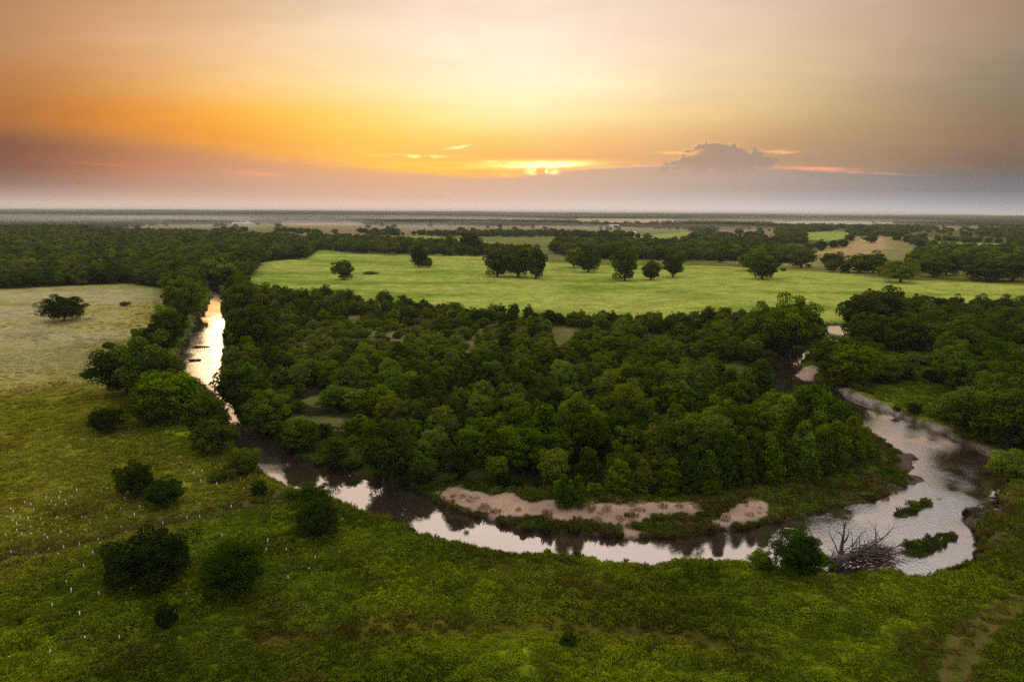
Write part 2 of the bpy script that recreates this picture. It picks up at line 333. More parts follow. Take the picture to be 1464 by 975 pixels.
# ------------------------------------------------------------------ ground mesh (polar sheet to the horizon)
az = np.concatenate([np.arange(-56, 56, .2), np.arange(56, 304, 4)])
rr = [4, 12, 20, 30, 40, 48]
while rr[-1] < 420: rr.append(rr[-1]*1.0052)
while rr[-1] < 1200: rr.append(rr[-1]*1.011)
while rr[-1] < 60000: rr.append(rr[-1]*1.03)
rr = np.array(rr); A, RR = np.meshgrid(np.radians(az), rr)
X = (np.sin(A)*RR).ravel(); Y = (np.cos(A)*RR).ravel()
H, I = terrain(X, Y, True)
def blend(c, col, m): return c*(1-m[:, None])+np.array(col)*m[:, None]
def land_cover(X, Y, I):
    r = I['r']
    edge = lambda pg, w, s=50, pad=60: sstep(w, -w, sdist(X, Y, pg, pad)+fbm(X, Y, w*4, 3, s)*w*1.3)
    n_big = fbm(X, Y, 60, 3, 77); n_mid = fbm(X, Y, 14, 3, 78); n_sm = fbm(X, Y, 4, 2, 79)
    C = np.zeros((len(X), 3))+np.array((.115, .16, .006))
    C = blend(C, (.275, .35, .012), sstep(-.15, .45, n_mid+.5*n_sm)*.85)
    C = blend(C, (.07, .095, .005), sstep(.0, .45, fbm(X, Y*1.6, 34, 4, 87))*.7)
    C = blend(C, (.10, .075, .018), sstep(.25, .7, n_mid+.4*n_sm)*0+sstep(.2, .6, fbm(X, Y, 10, 3, 88))*.55)
    C = blend(C, (.27, .28, .02), edge(LEFTF, 8)*.9)
    C = blend(C, (.33, .33, .04), edge(LEFTF, 8)*sstep(0, .6, n_big)*.5)
    C = blend(C, (.56, .49, .19), sstep(26, -34, sdist(X, Y, STRAW, 90)+fbm(X, Y, 40, 4, 50)*26)*.92)
    C = blend(C, (.36, .37, .07), edge(STRAW, 10)*sstep(.0, .4, fbm(X, Y*2.2, 30, 3, 70))*.6)
    # far mosaic
    farm = sstep(600, 800, r)
    def cell(x, y, s):
        i = np.floor(x/s+fbm(x, y, s*2, 2, 4)*.4); j = np.floor(y/s/1.6+fbm(x, y, s*2, 2, 5)*.4); return _h(i, j, 61)
    cv = cell(X, Y, 420)
    fc = .8*np.where((cv < .42)[:, None], (.42, .32, .15), np.where((cv < .75)[:, None], (.30, .33, .09), (.17, .19, .05)))
    C = C*(1-farm[:, None])+fc*farm[:, None]
    C = blend(C, (.47, .54, .095), edge(MEADOW, 12, pad=400))
    C = blend(C, (.27, .38, .04), edge(MEADOW, 12, pad=400)*sstep(-.1, .4, fbm(X, Y*2.5, 60, 5, 90))*.95)
    C = blend(C, (.38, .34, .12), edge(TANF, 12, pad=200)*.7)
    for pg in GREENFAR: C = blend(C, (.36, .45, .09), edge(pg, 10, pad=100))
    for pg in TANFAR: C = blend(C, (.55, .40, .18), edge(pg, 15, pad=300))
    # woodland floor
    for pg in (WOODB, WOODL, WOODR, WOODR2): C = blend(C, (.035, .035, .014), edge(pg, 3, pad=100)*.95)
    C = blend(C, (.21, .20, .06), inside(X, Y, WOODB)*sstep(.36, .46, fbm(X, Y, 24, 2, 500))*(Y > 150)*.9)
    C = blend(C, (.27, .235, .09), edge(SCRUB, 6)*.95)
    C = blend(C, (.13, .15, .02), edge(SCRUB, 6)*sstep(0, .5, n_mid)*.8)
    # river sides
    inb = I['inb']; s_ = I['s']; near_w = s_ < 40
    rim = (inb & near_w)*sstep(16, 8, s_)
    C = blend(C, (.075, .115, .014), rim*.9)
    C = blend(C, (.12, .085, .03), rim*sstep(.1, .5, fbm(X, Y, 7, 3, 91))*.7)
    C = blend(C, (.055, .04, .028), near_w*sstep(1.1, .3, s_))
    for pg in SAND:
        C = blend(C, (.56, .385, .27), sstep(.8, -.5, sdist(X, Y, pg, 30)+fbm(X, Y, 4, 4, 92)*1.7+.1))
    for pg in MUD:
        C = blend(C, (.16, .115, .09), sstep(.7, -.4, sdist(X, Y, pg, 30)+fbm(X, Y, 3, 2, 93)*.8))
    for k in (0, 1):
        C = blend(C, (.075, .11, .012), sstep(.3, -1.2, sdist(X, Y, ISL[k], 20)+fbm(X, Y, 2.5, 2, 94)*.8)*.9)
    C = blend(C, (.40, .33, .28), (I['clay'] < 4)*(~inb)*sstep(1.6, .9, s_+n_sm*1.5)*sstep(-.3, .3, s_)*.95)
    C = blend(C, (.10, .08, .065), (I['clay'] < 4)*(~inb)*sstep(3.4, 2.4, s_)*sstep(.0, .45, fbm(X, Y, 2.2, 3, 97))*.8)
    C = blend(C, (.11, .075, .045), np.exp(-(I['gul']/2.6)**2)*.75)
    C = blend(C, (.42, .33, .24), np.exp(-(I['gul']/1.1)**2)*sstep(.25, .5, fbm(X, Y, 9, 2, 95)))
    C = blend(C, (.10, .07, .02), np.exp(-(I['band']/2.6)**2)*.7)
    C = blend(C, (.12, .10, .02), np.exp(-(I['trk']/2.6)**2)*.6)
    C = blend(C, (.21, .145, .055), np.exp(-((I['trk']-1.05)/.42)**2)*.8)
    C = blend(C, (.30, .22, .14), np.exp(-(pdist_near(X, Y, PATH2, 8)/.7)**2)*sstep(-.3, .2, n_sm)*.8)
    G = np.ones(len(X))
    for pg in SAND+MUD+CLAY: G *= 1-.45*sstep(1, -1, sdist(X, Y, pg, 20))

    return C, G
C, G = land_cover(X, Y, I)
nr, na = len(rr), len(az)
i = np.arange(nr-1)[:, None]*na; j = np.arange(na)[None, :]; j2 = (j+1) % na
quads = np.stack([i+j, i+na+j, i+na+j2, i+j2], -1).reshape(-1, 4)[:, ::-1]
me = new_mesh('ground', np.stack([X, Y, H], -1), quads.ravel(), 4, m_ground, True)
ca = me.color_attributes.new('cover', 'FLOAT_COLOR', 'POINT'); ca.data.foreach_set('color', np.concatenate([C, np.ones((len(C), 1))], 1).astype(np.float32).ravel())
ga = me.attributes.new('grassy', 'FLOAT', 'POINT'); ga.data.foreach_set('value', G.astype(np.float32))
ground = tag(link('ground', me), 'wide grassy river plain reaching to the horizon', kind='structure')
lo = RIVER.min(0)-12; hi = RIVER.max(0)+12
nx = 24
gx, gy = np.meshgrid(np.linspace(lo[0], hi[0], nx), np.linspace(lo[1], hi[1], nx))
ii = (np.arange(nx-1)[:, None]*nx+np.arange(nx-1)[None, :])
wq = np.stack([ii, ii+1, ii+nx+1, ii+nx], -1).reshape(-1, 4)
water = tag(link('river', new_mesh('river', np.stack([gx.ravel(), gy.ravel(), gx.ravel()*0+WL], -1), wq.ravel(), 4, m_water)), 'muddy river looping round the wooded bend', kind='structure')
# ------------------------------------------------------------------ foliage prototypes
def leaf_cloud(pos, nrm, size, tint, rg, asp=1.5):
    n = len(pos)
    nrm = nrm/np.linalg.norm(nrm, axis=1, keepdims=True)
    ref = rg.normal(size=(n, 3)); a = np.cross(nrm, ref); a /= np.linalg.norm(a, axis=1, keepdims=True); b = np.cross(nrm, a)
    s = size[:, None]; L = a*s*asp*.5; W = b*s*.5; bow = nrm*s*.12
    v = np.stack([pos-L-bow, pos-W*.9+L*.1+bow, pos+L-bow, pos+W*.9+L*.1+bow], 1).reshape(-1, 3)
    return v, np.repeat(tint, 4)
def crown(name, seed, material, kind='oak', n_cl=44, per=150, leaf=.34, rx=4.2, top=10., low=.5):
    rg = np.random.default_rng(seed)
    cz = (top+low)/2; rz = (top-low)/2
    k = np.arange(n_cl)+.5; phi = np.arccos(1-(1.95 if kind == 'oak' else 1.72)*k/n_cl); th = math.pi*(1+5**.5)*k+seed
    dirs = np.stack([np.cos(th)*np.sin(phi), np.sin(th)*np.sin(phi), np.cos(phi)], -1)+rg.normal(size=(n_cl, 3))*.13
    ctr = []; rad = []
    ecc = 1+(.3 if kind == 'bush' else .18)*np.cos(th+seed*1.7)
    for q in range(n_cl):
        d = dirs[q]
        if kind == 'poplar':
            z = low+(top-low)*((q+.5)/n_cl)**.9; w = rx*(1-((z-low)/(top-low))**1.8)*.78*(1+.25*math.sin(th[q]*1.3+seed))+.2
            ctr.append((math.cos(th[q])*w*rg.uniform(.6, 1), math.sin(th[q])*w*rg.uniform(.6, 1), z)); rad.append(rg.uniform(.65, 1.25)*(1.1 if z < top*.7 else .8))
        elif kind == 'bush':
            f = rg.uniform(.5, .9); ctr.append((d[0]*rx*f*ecc[q], d[1]*rx*f*ecc[q], max(.5, cz+d[2]*rz*f+rg.normal()*.3))); rad.append(rg.uniform(.6, 1.3))
        else:
            f = rg.uniform(.56, .85)
            ctr.append((d[0]*rx*f*ecc[q], d[1]*rx*f*ecc[q], cz+d[2]*rz*f+rg.normal()*.3)); rad.append(rg.uniform(.6, 1.3))
    ctr = np.array(ctr); rad = np.array(rad)
    ci = np.repeat(np.arange(n_cl), per); n = len(ci)
    d = rg.normal(size=(n, 3)); d[:, 2] += .35; d /= np.linalg.norm(d, axis=1, keepdims=True)
    rr_ = rad[ci]*np.clip(rg.normal(.95, .11, n), .3, 1.3)
    pos = ctr[ci]+d*rr_[:, None]*np.array((1.08, 1.08, .85))
    nrm = d+rg.normal(size=(n, 3))*.42+np.array((0, 0, .2))
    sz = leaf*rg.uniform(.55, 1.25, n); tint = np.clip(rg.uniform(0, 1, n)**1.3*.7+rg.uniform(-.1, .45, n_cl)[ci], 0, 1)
    m_ = int(n*.16); d2 = rg.normal(size=(m_, 3)); d2 /= np.linalg.norm(d2, axis=1, keepdims=True); u = rg.uniform(0, 1, m_)**.5
    w2 = rx*.62*(.6 if kind == 'poplar' else 1)
    pos2 = d2*u[:, None]*np.array((w2, w2, rz*.72))+np.array((0, 0, cz-.2))
    pos = np.concatenate([pos, pos2]); nrm = np.concatenate([nrm, d2+rg.normal(size=(m_, 3))*.4]); sz = np.concatenate([sz, leaf*2.*rg.uniform(.7, 1.2, m_)]); tint = np.concatenate([tint, rg.uniform(0, .3, m_)])  # inner fill leaves tinted darker: shade of the crown's depth painted in
    keep = pos[:, 2] > .05
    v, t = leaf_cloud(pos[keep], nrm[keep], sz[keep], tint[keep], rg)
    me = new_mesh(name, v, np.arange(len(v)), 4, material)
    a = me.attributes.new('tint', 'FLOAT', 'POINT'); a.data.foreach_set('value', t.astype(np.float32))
    return me
def trunk_mesh(seed, h=10., low=1.2, spread=3.0, r0=.34, n_limb=6):
    rg = random.Random(seed); T = Tubes()
    fork = h*.26; bend = (rg.uniform(-.3, .3), rg.uniform(-.3, .3))
    T.tube([(0, 0, -.6), (0, 0, .15), (bend[0]*.4, bend[1]*.4, fork*.5), (bend[0], bend[1], fork), (bend[0]*1.4, bend[1]*1.2, h*.55), (bend[0], bend[1]*1.6, h*.86)], [r0*1.5, r0*1.12, r0*.85, r0*.7, r0*.4, r0*.08], 8)
    for k in range(n_limb):
        a = k*2.4+rg.uniform(-.4, .4); z0 = fork*rg.uniform(.75, 1.5); s = spread*rg.uniform(.7, 1)
        p0 = (bend[0], bend[1], z0); p1 = (math.cos(a)*s*.45, math.sin(a)*s*.45, z0+h*.14); p2 = (math.cos(a+.2)*s, math.sin(a+.2)*s, z0+h*rg.uniform(.26, .4))
        T.tube([p0, p1, p2], [r0*.42, r0*.3, r0*.07], 6)
        T.tube([p1, (p1[0]*1.5+rg.uniform(-.5, .5), p1[1]*1.5+rg.uniform(-.5, .5), p1[2]+h*.16)], [r0*.2, r0*.05], 5)
    return T.mesh('trunk', M_bark)
PROTO = {}
for k in range(4):
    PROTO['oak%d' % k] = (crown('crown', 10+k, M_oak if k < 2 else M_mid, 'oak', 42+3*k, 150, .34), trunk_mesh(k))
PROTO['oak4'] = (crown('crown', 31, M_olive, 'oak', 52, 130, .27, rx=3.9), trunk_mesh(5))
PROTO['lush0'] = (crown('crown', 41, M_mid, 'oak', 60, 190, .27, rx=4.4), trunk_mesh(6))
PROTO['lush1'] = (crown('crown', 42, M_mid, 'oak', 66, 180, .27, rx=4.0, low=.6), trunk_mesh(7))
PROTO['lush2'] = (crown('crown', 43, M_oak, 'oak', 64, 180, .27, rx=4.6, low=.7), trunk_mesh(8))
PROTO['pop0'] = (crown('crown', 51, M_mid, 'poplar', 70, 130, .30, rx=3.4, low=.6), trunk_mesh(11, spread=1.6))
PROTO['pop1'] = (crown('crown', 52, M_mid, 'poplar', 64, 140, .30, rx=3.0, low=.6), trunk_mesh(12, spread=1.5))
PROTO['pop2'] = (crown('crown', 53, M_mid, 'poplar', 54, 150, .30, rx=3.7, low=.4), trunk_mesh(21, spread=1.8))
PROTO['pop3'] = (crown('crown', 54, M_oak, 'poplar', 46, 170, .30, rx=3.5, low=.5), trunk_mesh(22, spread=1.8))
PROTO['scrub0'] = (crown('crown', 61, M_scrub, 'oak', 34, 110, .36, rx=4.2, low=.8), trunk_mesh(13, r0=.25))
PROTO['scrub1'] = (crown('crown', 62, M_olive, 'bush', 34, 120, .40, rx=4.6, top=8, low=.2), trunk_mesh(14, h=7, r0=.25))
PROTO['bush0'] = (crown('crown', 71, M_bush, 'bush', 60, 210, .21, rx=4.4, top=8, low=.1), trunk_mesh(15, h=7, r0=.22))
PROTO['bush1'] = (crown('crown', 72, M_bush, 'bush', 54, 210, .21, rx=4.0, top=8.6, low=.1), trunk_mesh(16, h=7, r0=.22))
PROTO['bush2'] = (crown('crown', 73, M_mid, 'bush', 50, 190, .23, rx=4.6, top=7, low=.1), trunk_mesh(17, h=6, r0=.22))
PH = {k: (8 if k in ('bush0', 'scrub1') else 8.6 if k == 'bush1' else 7 if k == 'bush2' else 10.) for k in PROTO}
PW = {k: (6.8 if k.startswith('pop') else 8.6 if k != 'lush1' else 8.2) for k in PROTO}
FIRST = {}
def place(kind, name, x, y, h, w, label, cat, group=None, rz=None, dz=0.):
    """one plant: an Empty at its foot, with trunk and crown as children"""
    z = float(terrain(np.array([x]), np.array([y]))[0]); z = max(z, WL)-.08+dz
    e = bpy.data.objects.new(name, None); COL.objects.link(e); e.empty_display_size = 1
    e.location = (x, y, z); e.rotation_euler = (0, 0, random.uniform(0, 6.28) if rz is None else rz)
    s = w/PW[kind]; e.scale = (s, s, h/PH[kind])
    tag(e, label, cat, group)
    c, t = PROTO[kind]
    co = bpy.data.objects.new('crown' if cat != 'bush' else 'foliage', c); COL.objects.link(co); co.parent = e
    to = bpy.data.objects.new('trunk' if cat != 'bush' else 'stem', t); COL.objects.link(to); to.parent = e
    if kind not in FIRST: FIRST[kind] = (co, to)
    PLACED.append((x, y, w))
    return e
PLACED = []
def place_px(kind, name, bx, by, ty, wpx, label, cat, group=None, hs=1.):
    z0 = float(terrain(P(bx, by)[None, 0], P(bx, by)[None, 1])[0]); z0 = max(z0, WL)
    p = P(bx, by, z0); d = np.hypot(*p); h = height_at(bx, by, ty)-z0*0
    rt = ray(bx, ty); h = CAMH+d*rt[2]/math.hypot(rt[0], rt[1])-z0
    w = wpx/F*math.hypot(d, CAMH)
    return place(kind, name, p[0], p[1], max(h, .5)*hs, w, label, cat, group)
T = 'broadleaf_tree'
LONE = 'lone trees standing in the bright meadow'
L = [
 ('oak0', 492, 400, 370, 34, 'small round tree alone at the left end of the bright meadow', LONE),
 ('oak1', 599, 383, 353, 26, 'taller of the two joined trees beside the brush pile in the meadow', LONE),
 ('oak2', 611, 383, 367, 19, 'shorter tree leaning against its taller neighbour in the meadow', LONE),
 ('oak0', 711, 396, 353, 40, 'left part tree of the biggest tree clump in the meadow', LONE),
 ('oak2', 741, 397, 349, 50, 'tallest middle tree of the biggest tree clump in the meadow', LONE),
 ('oak1', 766, 399, 353, 40, 'right hand tree of the biggest tree clump in the meadow', LONE),
 ('oak3', 820, 383, 354, 27, 'tree at the back left of the clump right of the biggest meadow clump', LONE),
 ('oak1', 841, 390, 355, 42, 'wide low spreading tree just right of the biggest meadow clump', LONE),
 ('oak0', 893, 402, 350, 42, 'tall broad dark tree, first of the row of three in mid meadow', LONE),
 ('oak2', 931, 401, 372, 29, 'small round tree in the middle of the row of three in mid meadow', LONE),
 ('oak3', 962, 397, 361, 33, 'upright tree at the right end of the row of three in mid meadow', LONE),
 ('oak1', 1090, 400, 364, 44, 'tree alone at mid meadow with flared skirt of low branches', LONE),
 ('oak2', 1078, 388, 356, 44, 'tree standing directly behind the lone flared meadow tree', LONE),
 ('oak0', 1145, 383, 353, 38, 'dark tree at the right end of the long wood behind the meadow', LONE),
 ('oak3', 1190, 386, 360, 32, 'round tree with a tiny yellow bush at its foot at the meadow edge', LONE),
 ('oak0', 1228, 390, 361, 34, 'left one of a joined pair of flat topped trees at the back of the meadow', LONE),
 ('oak1', 1248, 391, 360, 36, 'right one of a joined pair of flat topped trees at the back of the meadow', LONE),
 ('oak4', 1287, 404, 370, 50, 'pale spreading tree with narrow foot, out in front of the right meadow trees', LONE),
 ('oak3', 1333, 397, 364, 42, 'green rounded tree right behind the pale spreading meadow tree', LONE),
 ('oak0', 1352, 394, 360, 34, 'taller dark tree at the right of the rounded meadow tree', LONE),
 ('oak1', 1390, 398, 366, 26, 'slim tree left of the big dark tree at the right meadow border', LONE),
 ('oak0', 1411, 403, 368, 50, 'big dark tree second in from the right picture border behind the meadow', LONE),
 ('oak2', 1447, 402, 362, 44, 'tree at the right picture border beside the big dark meadow tree', LONE),
 ('oak1', 1173, 359, 343, 20, 'small tree alone in the tan field beyond the meadow', None),
 ('oak2', 1191, 355, 343, 13, 'lesser tree of the pair in the tan field', None),
 ('oak0', 1205, 354, 341, 17, 'larger tree of the pair in the tan field', None),
 ('oak0', 1215, 345, 334, 14, 'tiny tree between the tan and the far green field', None),
 ('oak3', 1245, 348, 335, 18, 'tree on the far side of the tan field', None),
 ('oak1', 1029, 376, 360, 16, 'small pale tree before the long wood behind the meadow', None),
 ('oak0', 428, 371, 346, 27, 'rounded tree at the tip of the left forest beside the meadow', None),
 ('oak1', 350, 391, 352, 42, 'large rounded tree where the left forest meets the meadow', None),
 ('oak3', 643, 364, 334, 14, 'small tree among fields behind the meadow hedge', None),
 ('oak0', 672, 362, 331, 34, 'broad tree rising over the hedge behind the meadow', None),
 ('bush0', 92, 459, 421, 50, 'lone dark round tree in the misty straw coloured field', None),
 # river bank trees on the left
 ('lush2', 183, 566, 490, 78, 'dark tree leaning out into the field, outermost of the left bank trees', 'trees along the left river bank'),
 ('lush0', 217, 580, 478, 76, 'big dark tree of the left bank, just in from the outermost', 'trees along the left river bank'),
 ('lush1', 243, 605, 528, 86, 'broad tree with dense lit leaves at the near end of the left bank trees', 'trees along the left river bank'),
 ('lush2', 216, 610, 545, 56, 'low dark tree at the field side of the near left bank group', 'trees along the left river bank'),
 ('lush0', 254, 592, 524, 54, 'tree hanging over the river near the bright water on the left bank', 'trees along the left river bank'),
 ('lush1', 298, 632, 560, 58, 'light green tree at the near tip of the left bank row', 'trees along the left river bank'),
 ('oak1', 228, 530, 456, 42, 'tree in the middle of the left bank row', 'trees along the left river bank'),
 ('oak3', 212, 520, 464, 42, 'small tree on the field side of the left bank row', 'trees along the left river bank'),
 ('oak0', 244, 497, 438, 38, 'dark tree beside the river below the big far left bank tree', 'trees along the left river bank'),
 ('oak3', 240, 482, 436, 36, 'tree at the field border of the upper left bank', 'trees along the left river bank'),
 ('oak2', 262, 450, 393, 48, 'rounded tree crowning the far end of the left bank row', 'trees along the left river bank'),
 ('oak3', 280, 440, 400, 28, 'tree at the far end of the left bank, next to where the river vanishes', 'trees along the left river bank'),
 ('oak0', 252, 448, 405, 34, 'small tree between straw field and far left bank', 'trees along the left river bank'),
 ('oak1', 258, 472, 422, 28, 'tree right against the upper river on the left bank', 'trees along the left river bank'),
 # across the river
 ('lush2', 344, 594, 514, 70, 'big dark tree on the bend side of the river narrows', 'trees on the bend side of the left river arm'),
 ('oak0', 362, 503, 432, 56, 'tall dark tree on the bend side above the bright water', 'trees on the bend side of the left river arm'),
 ('oak1', 350, 470, 395, 50, 'rounded tree on the bend side near the head of the visible river', 'trees on the bend side of the left river arm'),
 ('oak3', 372, 452, 404, 46, 'tree behind the head of the visible river towards the meadow', 'trees on the bend side of the left river arm'),
 ('oak2', 340, 436, 388, 40, 'tree at the corner of the bend wood nearest the left forest', 'trees on the bend side of the left river arm'),
 ('lush0', 383, 612, 556, 56, 'low spreading tree right of the big dark river narrows tree', 'trees on the bend side of the left river arm'),
 ('lush1', 430, 648, 600, 54, 'lit light green tree above the brown water of the left arm', 'trees on the bend side of the left river arm'),
 ('lush2', 550, 690, 596, 74, 'large rounded tree mirrored in the river at the tip of the gravel bar', 'trees on the bend side of the left river arm'),
 ('oak2', 318, 404, 376, 30, 'tree over the far water gap', None),
 # right arm
 ('lush0', 1128, 506, 421, 72, 'tallest tree of the bend wood, by the gap of the right river arm', None),
 ('lush0', 1085, 505, 432, 48, 'tall tree left of the tallest tree by the right river arm', None),
 ('oak0', 1160, 505, 446, 36, 'tree hanging over the dark water of the right river arm', None),
 ('oak0', 1228, 480, 415, 60, 'tree right of the gap where the right river arm meets the meadow', None),
 ('oak1', 1262, 478, 412, 54, 'tall tree with a knobbly top behind the right bank wood', None),
 ('lush0', 1190, 545, 483, 62, 'tree on the spit between the two right river reaches', None),
 ('lush1', 1218, 553, 490, 60, 'tree on the clay bank side of the spit', None),
 ('lush2', 1175, 525, 480, 40, 'low tree by the small sand bar on the right arm', None),
 ('oak4', 1245, 545, 515, 40, 'pale bushy tree above the clay bank', None),
 ('lush1', 1378, 622, 552, 66, 'light green tree at the near edge of the right bank clearing', None),
 ('lush0', 1405, 636, 568, 60, 'tree with visible trunk over the outer bend of the river', None),
 ('lush2', 1440, 640, 548, 70, 'dark tree at the right picture border above the river', None),
 ('lush1', 1448, 600, 510, 60, 'tree behind the right border trees over the river', None),
]
for k, bx, by, ty, w, lab, g in L: place_px(k, T, bx, by, ty, w, lab, 'tree', g)
# cottonwood rows
CW = 'cottonwoods standing tightly at the river bend'
ps = [(806,722,676,28),(826,722,680,26)]
for q, (bx, by, ty, w) in enumerate(ps): place_px('pop%d' % q, 'young_cottonwood', bx, by, ty, w, ('left' if q == 0 else 'right')+' one of two young pointed cottonwoods by the gravel bar', 'tree', CW)
front = [(885,721,655,44),(918,720,655,44),(958,720,662,42),(985,718,630,40),(1012,716,640,38),(1030,712,610,42),(1058,711,628,38),(1082,708,624,36),(1104,706,620,38),(1128,702,628,38),(1150,700,625,38),(1170,695,622,38),(1192,688,606,42),(1215,680,600,44),(1228,668,604,36)]
for q, (bx, by, ty, w) in enumerate(front):
    e = place_px('pop%d' % (q % 4), 'cottonwood_tree', bx, by-17, ty+1+random.uniform(-6, 7), w*random.uniform(.82, 1.05), 'tall cottonwood in the front row round the bend above the grassy bar, one of fifteen', 'tree', CW); e.rotation_euler[0] = random.gauss(0, .05); e.rotation_euler[1] = random.gauss(0, .05)
back = [(1150,640,543,46),(1185,650,556,56),(1120,655,560,44),(1098,650,572,40),(1135,668,575,42),(1165,672,590,40),(1205,655,578,46),(1020,690,612,34),(1068,690,600,38),(1110,690,606,38),(1145,690,600,38),(1180,680,600,38)]
for q, (bx, by, ty, w) in enumerate(back):
    place_px(('pop2', 'lush1', 'pop0', 'lush0', 'pop3')[q % 5] if q > 1 else 'lush1', 'cottonwood_tree', bx, by-12, ty+3+random.uniform(-4, 6), w*random.uniform(1.05, 1.35), 'rounded cottonwood rising behind the front row at the right of the bend', 'tree', CW)
# bushes
B = [('bush1',151,618,581,46,'dark bush in the olive field below the left bank trees'),
 ('bush0',198,708,658,46,'left bush of the dark pair beside the white planting tubes'),
 ('bush1',234,726,681,54,'right bush of the dark pair beside the white planting tubes'),
 ('bush0',224,832,756,98,'widest dark bush of the near field, low and spreading'),
 ('bush1',180,836,786,46,'low dark bush joined to the left of the widest near bush'),
 ('bush1',339,856,770,90,'big round dark bush standing right of the widest near bush'),
 ('bush0',236,897,864,28,'small faint dark bush in the near grass below the big bushes'),
 ('bush1',455,772,709,64,'round bush on the near river bank left of the narrows'),
 ('bush0',447,722,692,46,'bush directly on the water behind the round bank bush'),
 ('bush2',418,716,698,24,'low bush on the bank between field tip and river'),
 ('bush2',350,680,641,50,'bush hanging over the brown water at the left arm'),
 ('bush0',372,705,683,20,'small dark bush near the tip of the gully field'),
 ('bush1',1142,826,757,76,'dark bush on the near bank just left of the driftwood'),
 ('bush2',1086,815,787,34,'thin leafy bush left of the dark bank bush'),
 ('bush2',1174,812,790,26,'little bush between the dark bank bush and the driftwood'),
 ('bush2',1440,680,640,52,'bright green bush on the outer bank at the right border'),
 ('scrub1',300,650,600,52,'brownish scrubby bush at the near end of the left bank trees'),
 ('scrub1',322,640,606,34,'twiggy dry bush over the water at the narrows'),
 ('bush0',814,923,905,24,'small dark bush in the dark band of the near field'),
 ('bush2',178,438,431,14,'little bush in the straw field right of the lone tree'),
 ('scrub1',528,392,388,22,'low brush pile beside the meadow trees'),
 ('bush2',1187,387,380,11,'tiny yellow bush at the foot of the round meadow tree'),
 ('bush0',1368,536,527,14,'small round bush in the right bank clearing'),
 ('bush0',1330,545,528,26,'bush in the middle of the right bank clearing'),
 ('bush0',1290,540,520,34,'bush at the left of the right bank clearing'),
 ('bush1',1252,530,508,32,'dark bush behind the clay bank trees'),
 ('scrub1',1310,520,506,26,'pale bush at the back of the right bank clearing'),
 ('scrub1',1345,524,508,28,'pale rounded bush before the dark right wood'),
 ('scrub1',1385,528,510,30,'pale bush at the right of the clearing before the dark wood'),
 ('bush2',35,888,872,22,'bright yellow green bush in the near left grass'),
 ('bush2',1305,725,716,16,'leafy bush on the upper little island'),
 ('bush2',1322,720,712,14,'small leafy bush at the right end of the upper island'),
 ('bush2',1302,786,774,20,'leafy bush at the left end of the lower island'),
 ('bush2',1402,640,615,40,'ragged bush on the clay of the outer bank'),
 ('bush2',312,688,672,26,'pale green sapling bush among the upper white tubes'),
 ('bush0',120,334,0,0,''),
]
for k, bx, by, ty, w, lab in B:
    if w: place_px(k, 'bush', bx, by, ty, w, lab, 'bush')
# ------------------------------------------------------------------ scattered trees
def scatter(pg, spacing, seed, jitter=True, rmax=None):
    rg = np.random.default_rng(seed); lo, hi = pg.min(0), pg.max(0)
    gx, gy = np.meshgrid(np.arange(lo[0], hi[0], spacing), np.arange(lo[1], hi[1], spacing*.87))
    gx = gx+(np.arange(gx.shape[0]) % 2)[:, None]*spacing/2
    x = gx.ravel()+rg.uniform(-.32, .32, gx.size)*spacing; y = gy.ravel()+rg.uniform(-.32, .32, gx.size)*spacing
    m = inside(x, y, pg); return x[m], y[m]
def infov(x, y, margin=9):
    return (np.abs(np.degrees(np.arctan2(x, y))) < 37+margin) & (y > 0)
cand = []   # x, y, h, w, kind, zone
def add_zone(pg, spacing, seed, hr, wr, kinds, zone, excl=()):
    x, y = scatter(pg, spacing, seed); m = infov(x, y)
    for e in excl: m &= ~inside(x, y, e)
    x, y = x[m], y[m]; rg = np.random.default_rng(seed+1)
    big = fbm(x, y, 40, 2, seed)
    h = rg.uniform(*hr, len(x))*(1+.2*big); w = h*rg.uniform(*wr, len(x))
    kk = rg.integers(0, len(kinds), len(x))
    if zone == 'bend': gp = ~gaps(x, y); x, y, h, w, kk = x[gp], y[gp], h[gp], w[gp], kk[gp]
    for a in range(len(x)): cand.append((x[a], y[a], h[a], w[a], kinds[kk[a]], zone))
NEARB = poly([(200,800),(200,600),(330,556),(600,552),(850,545),(1080,530),(1300,560),(1400,800)])
add_zone(WOODB, 7.0, 101, (5.2, 10.6), (.64, .98), ['lush0', 'lush1', 'lush2', 'lush2', 'oak0', 'oak4', 'oak2', 'pop3'], 'bend', (SCRUB, poly([(0,552),(1464,552),(1464,300+10),(0,310)])))
add_zone(WOODB, 6.0, 102, (4.4, 8.8), (.7, 1.05), ['lush0', 'lush1', 'lush2', 'oak2', 'oak0', 'oak4', 'oak1'], 'bend', (SCRUB, poly([(-200,552),(1664,552),(1664,975),(-200,975)])))
add_zone(SCRUB, 5.6, 103, (2.2, 6.0), (.95, 1.4), ['scrub0', 'scrub1', 'oak4', 'bush2', 'oak2', 'oak3'], 'scrub')
add_zone(WOODR, 7.2, 105, (8, 12.5), (.8, 1.05), ['lush2', 'lush2', 'lush0', 'oak1', 'oak0'], 'right')
add_zone(WOODR2, 8, 106, (7, 10), (.9, 1.15), ['lush2', 'lush0'], 'right')
add_zone(WOODL, 10., 107, (9, 14), (.9, 1.2), ['oak0', 'oak1', 'oak3', 'oak2', 'oak4', 'oak1'], 'left')
add_zone(MIDL, 13, 109, (7, 12), (1., 1.35), ['oak0', 'oak1', 'oak2', 'oak3'], 'midl')
add_zone(MIDM, 12, 110, (11, 15), (1., 1.35), ['oak0', 'oak1', 'oak2', 'oak3'], 'midm')
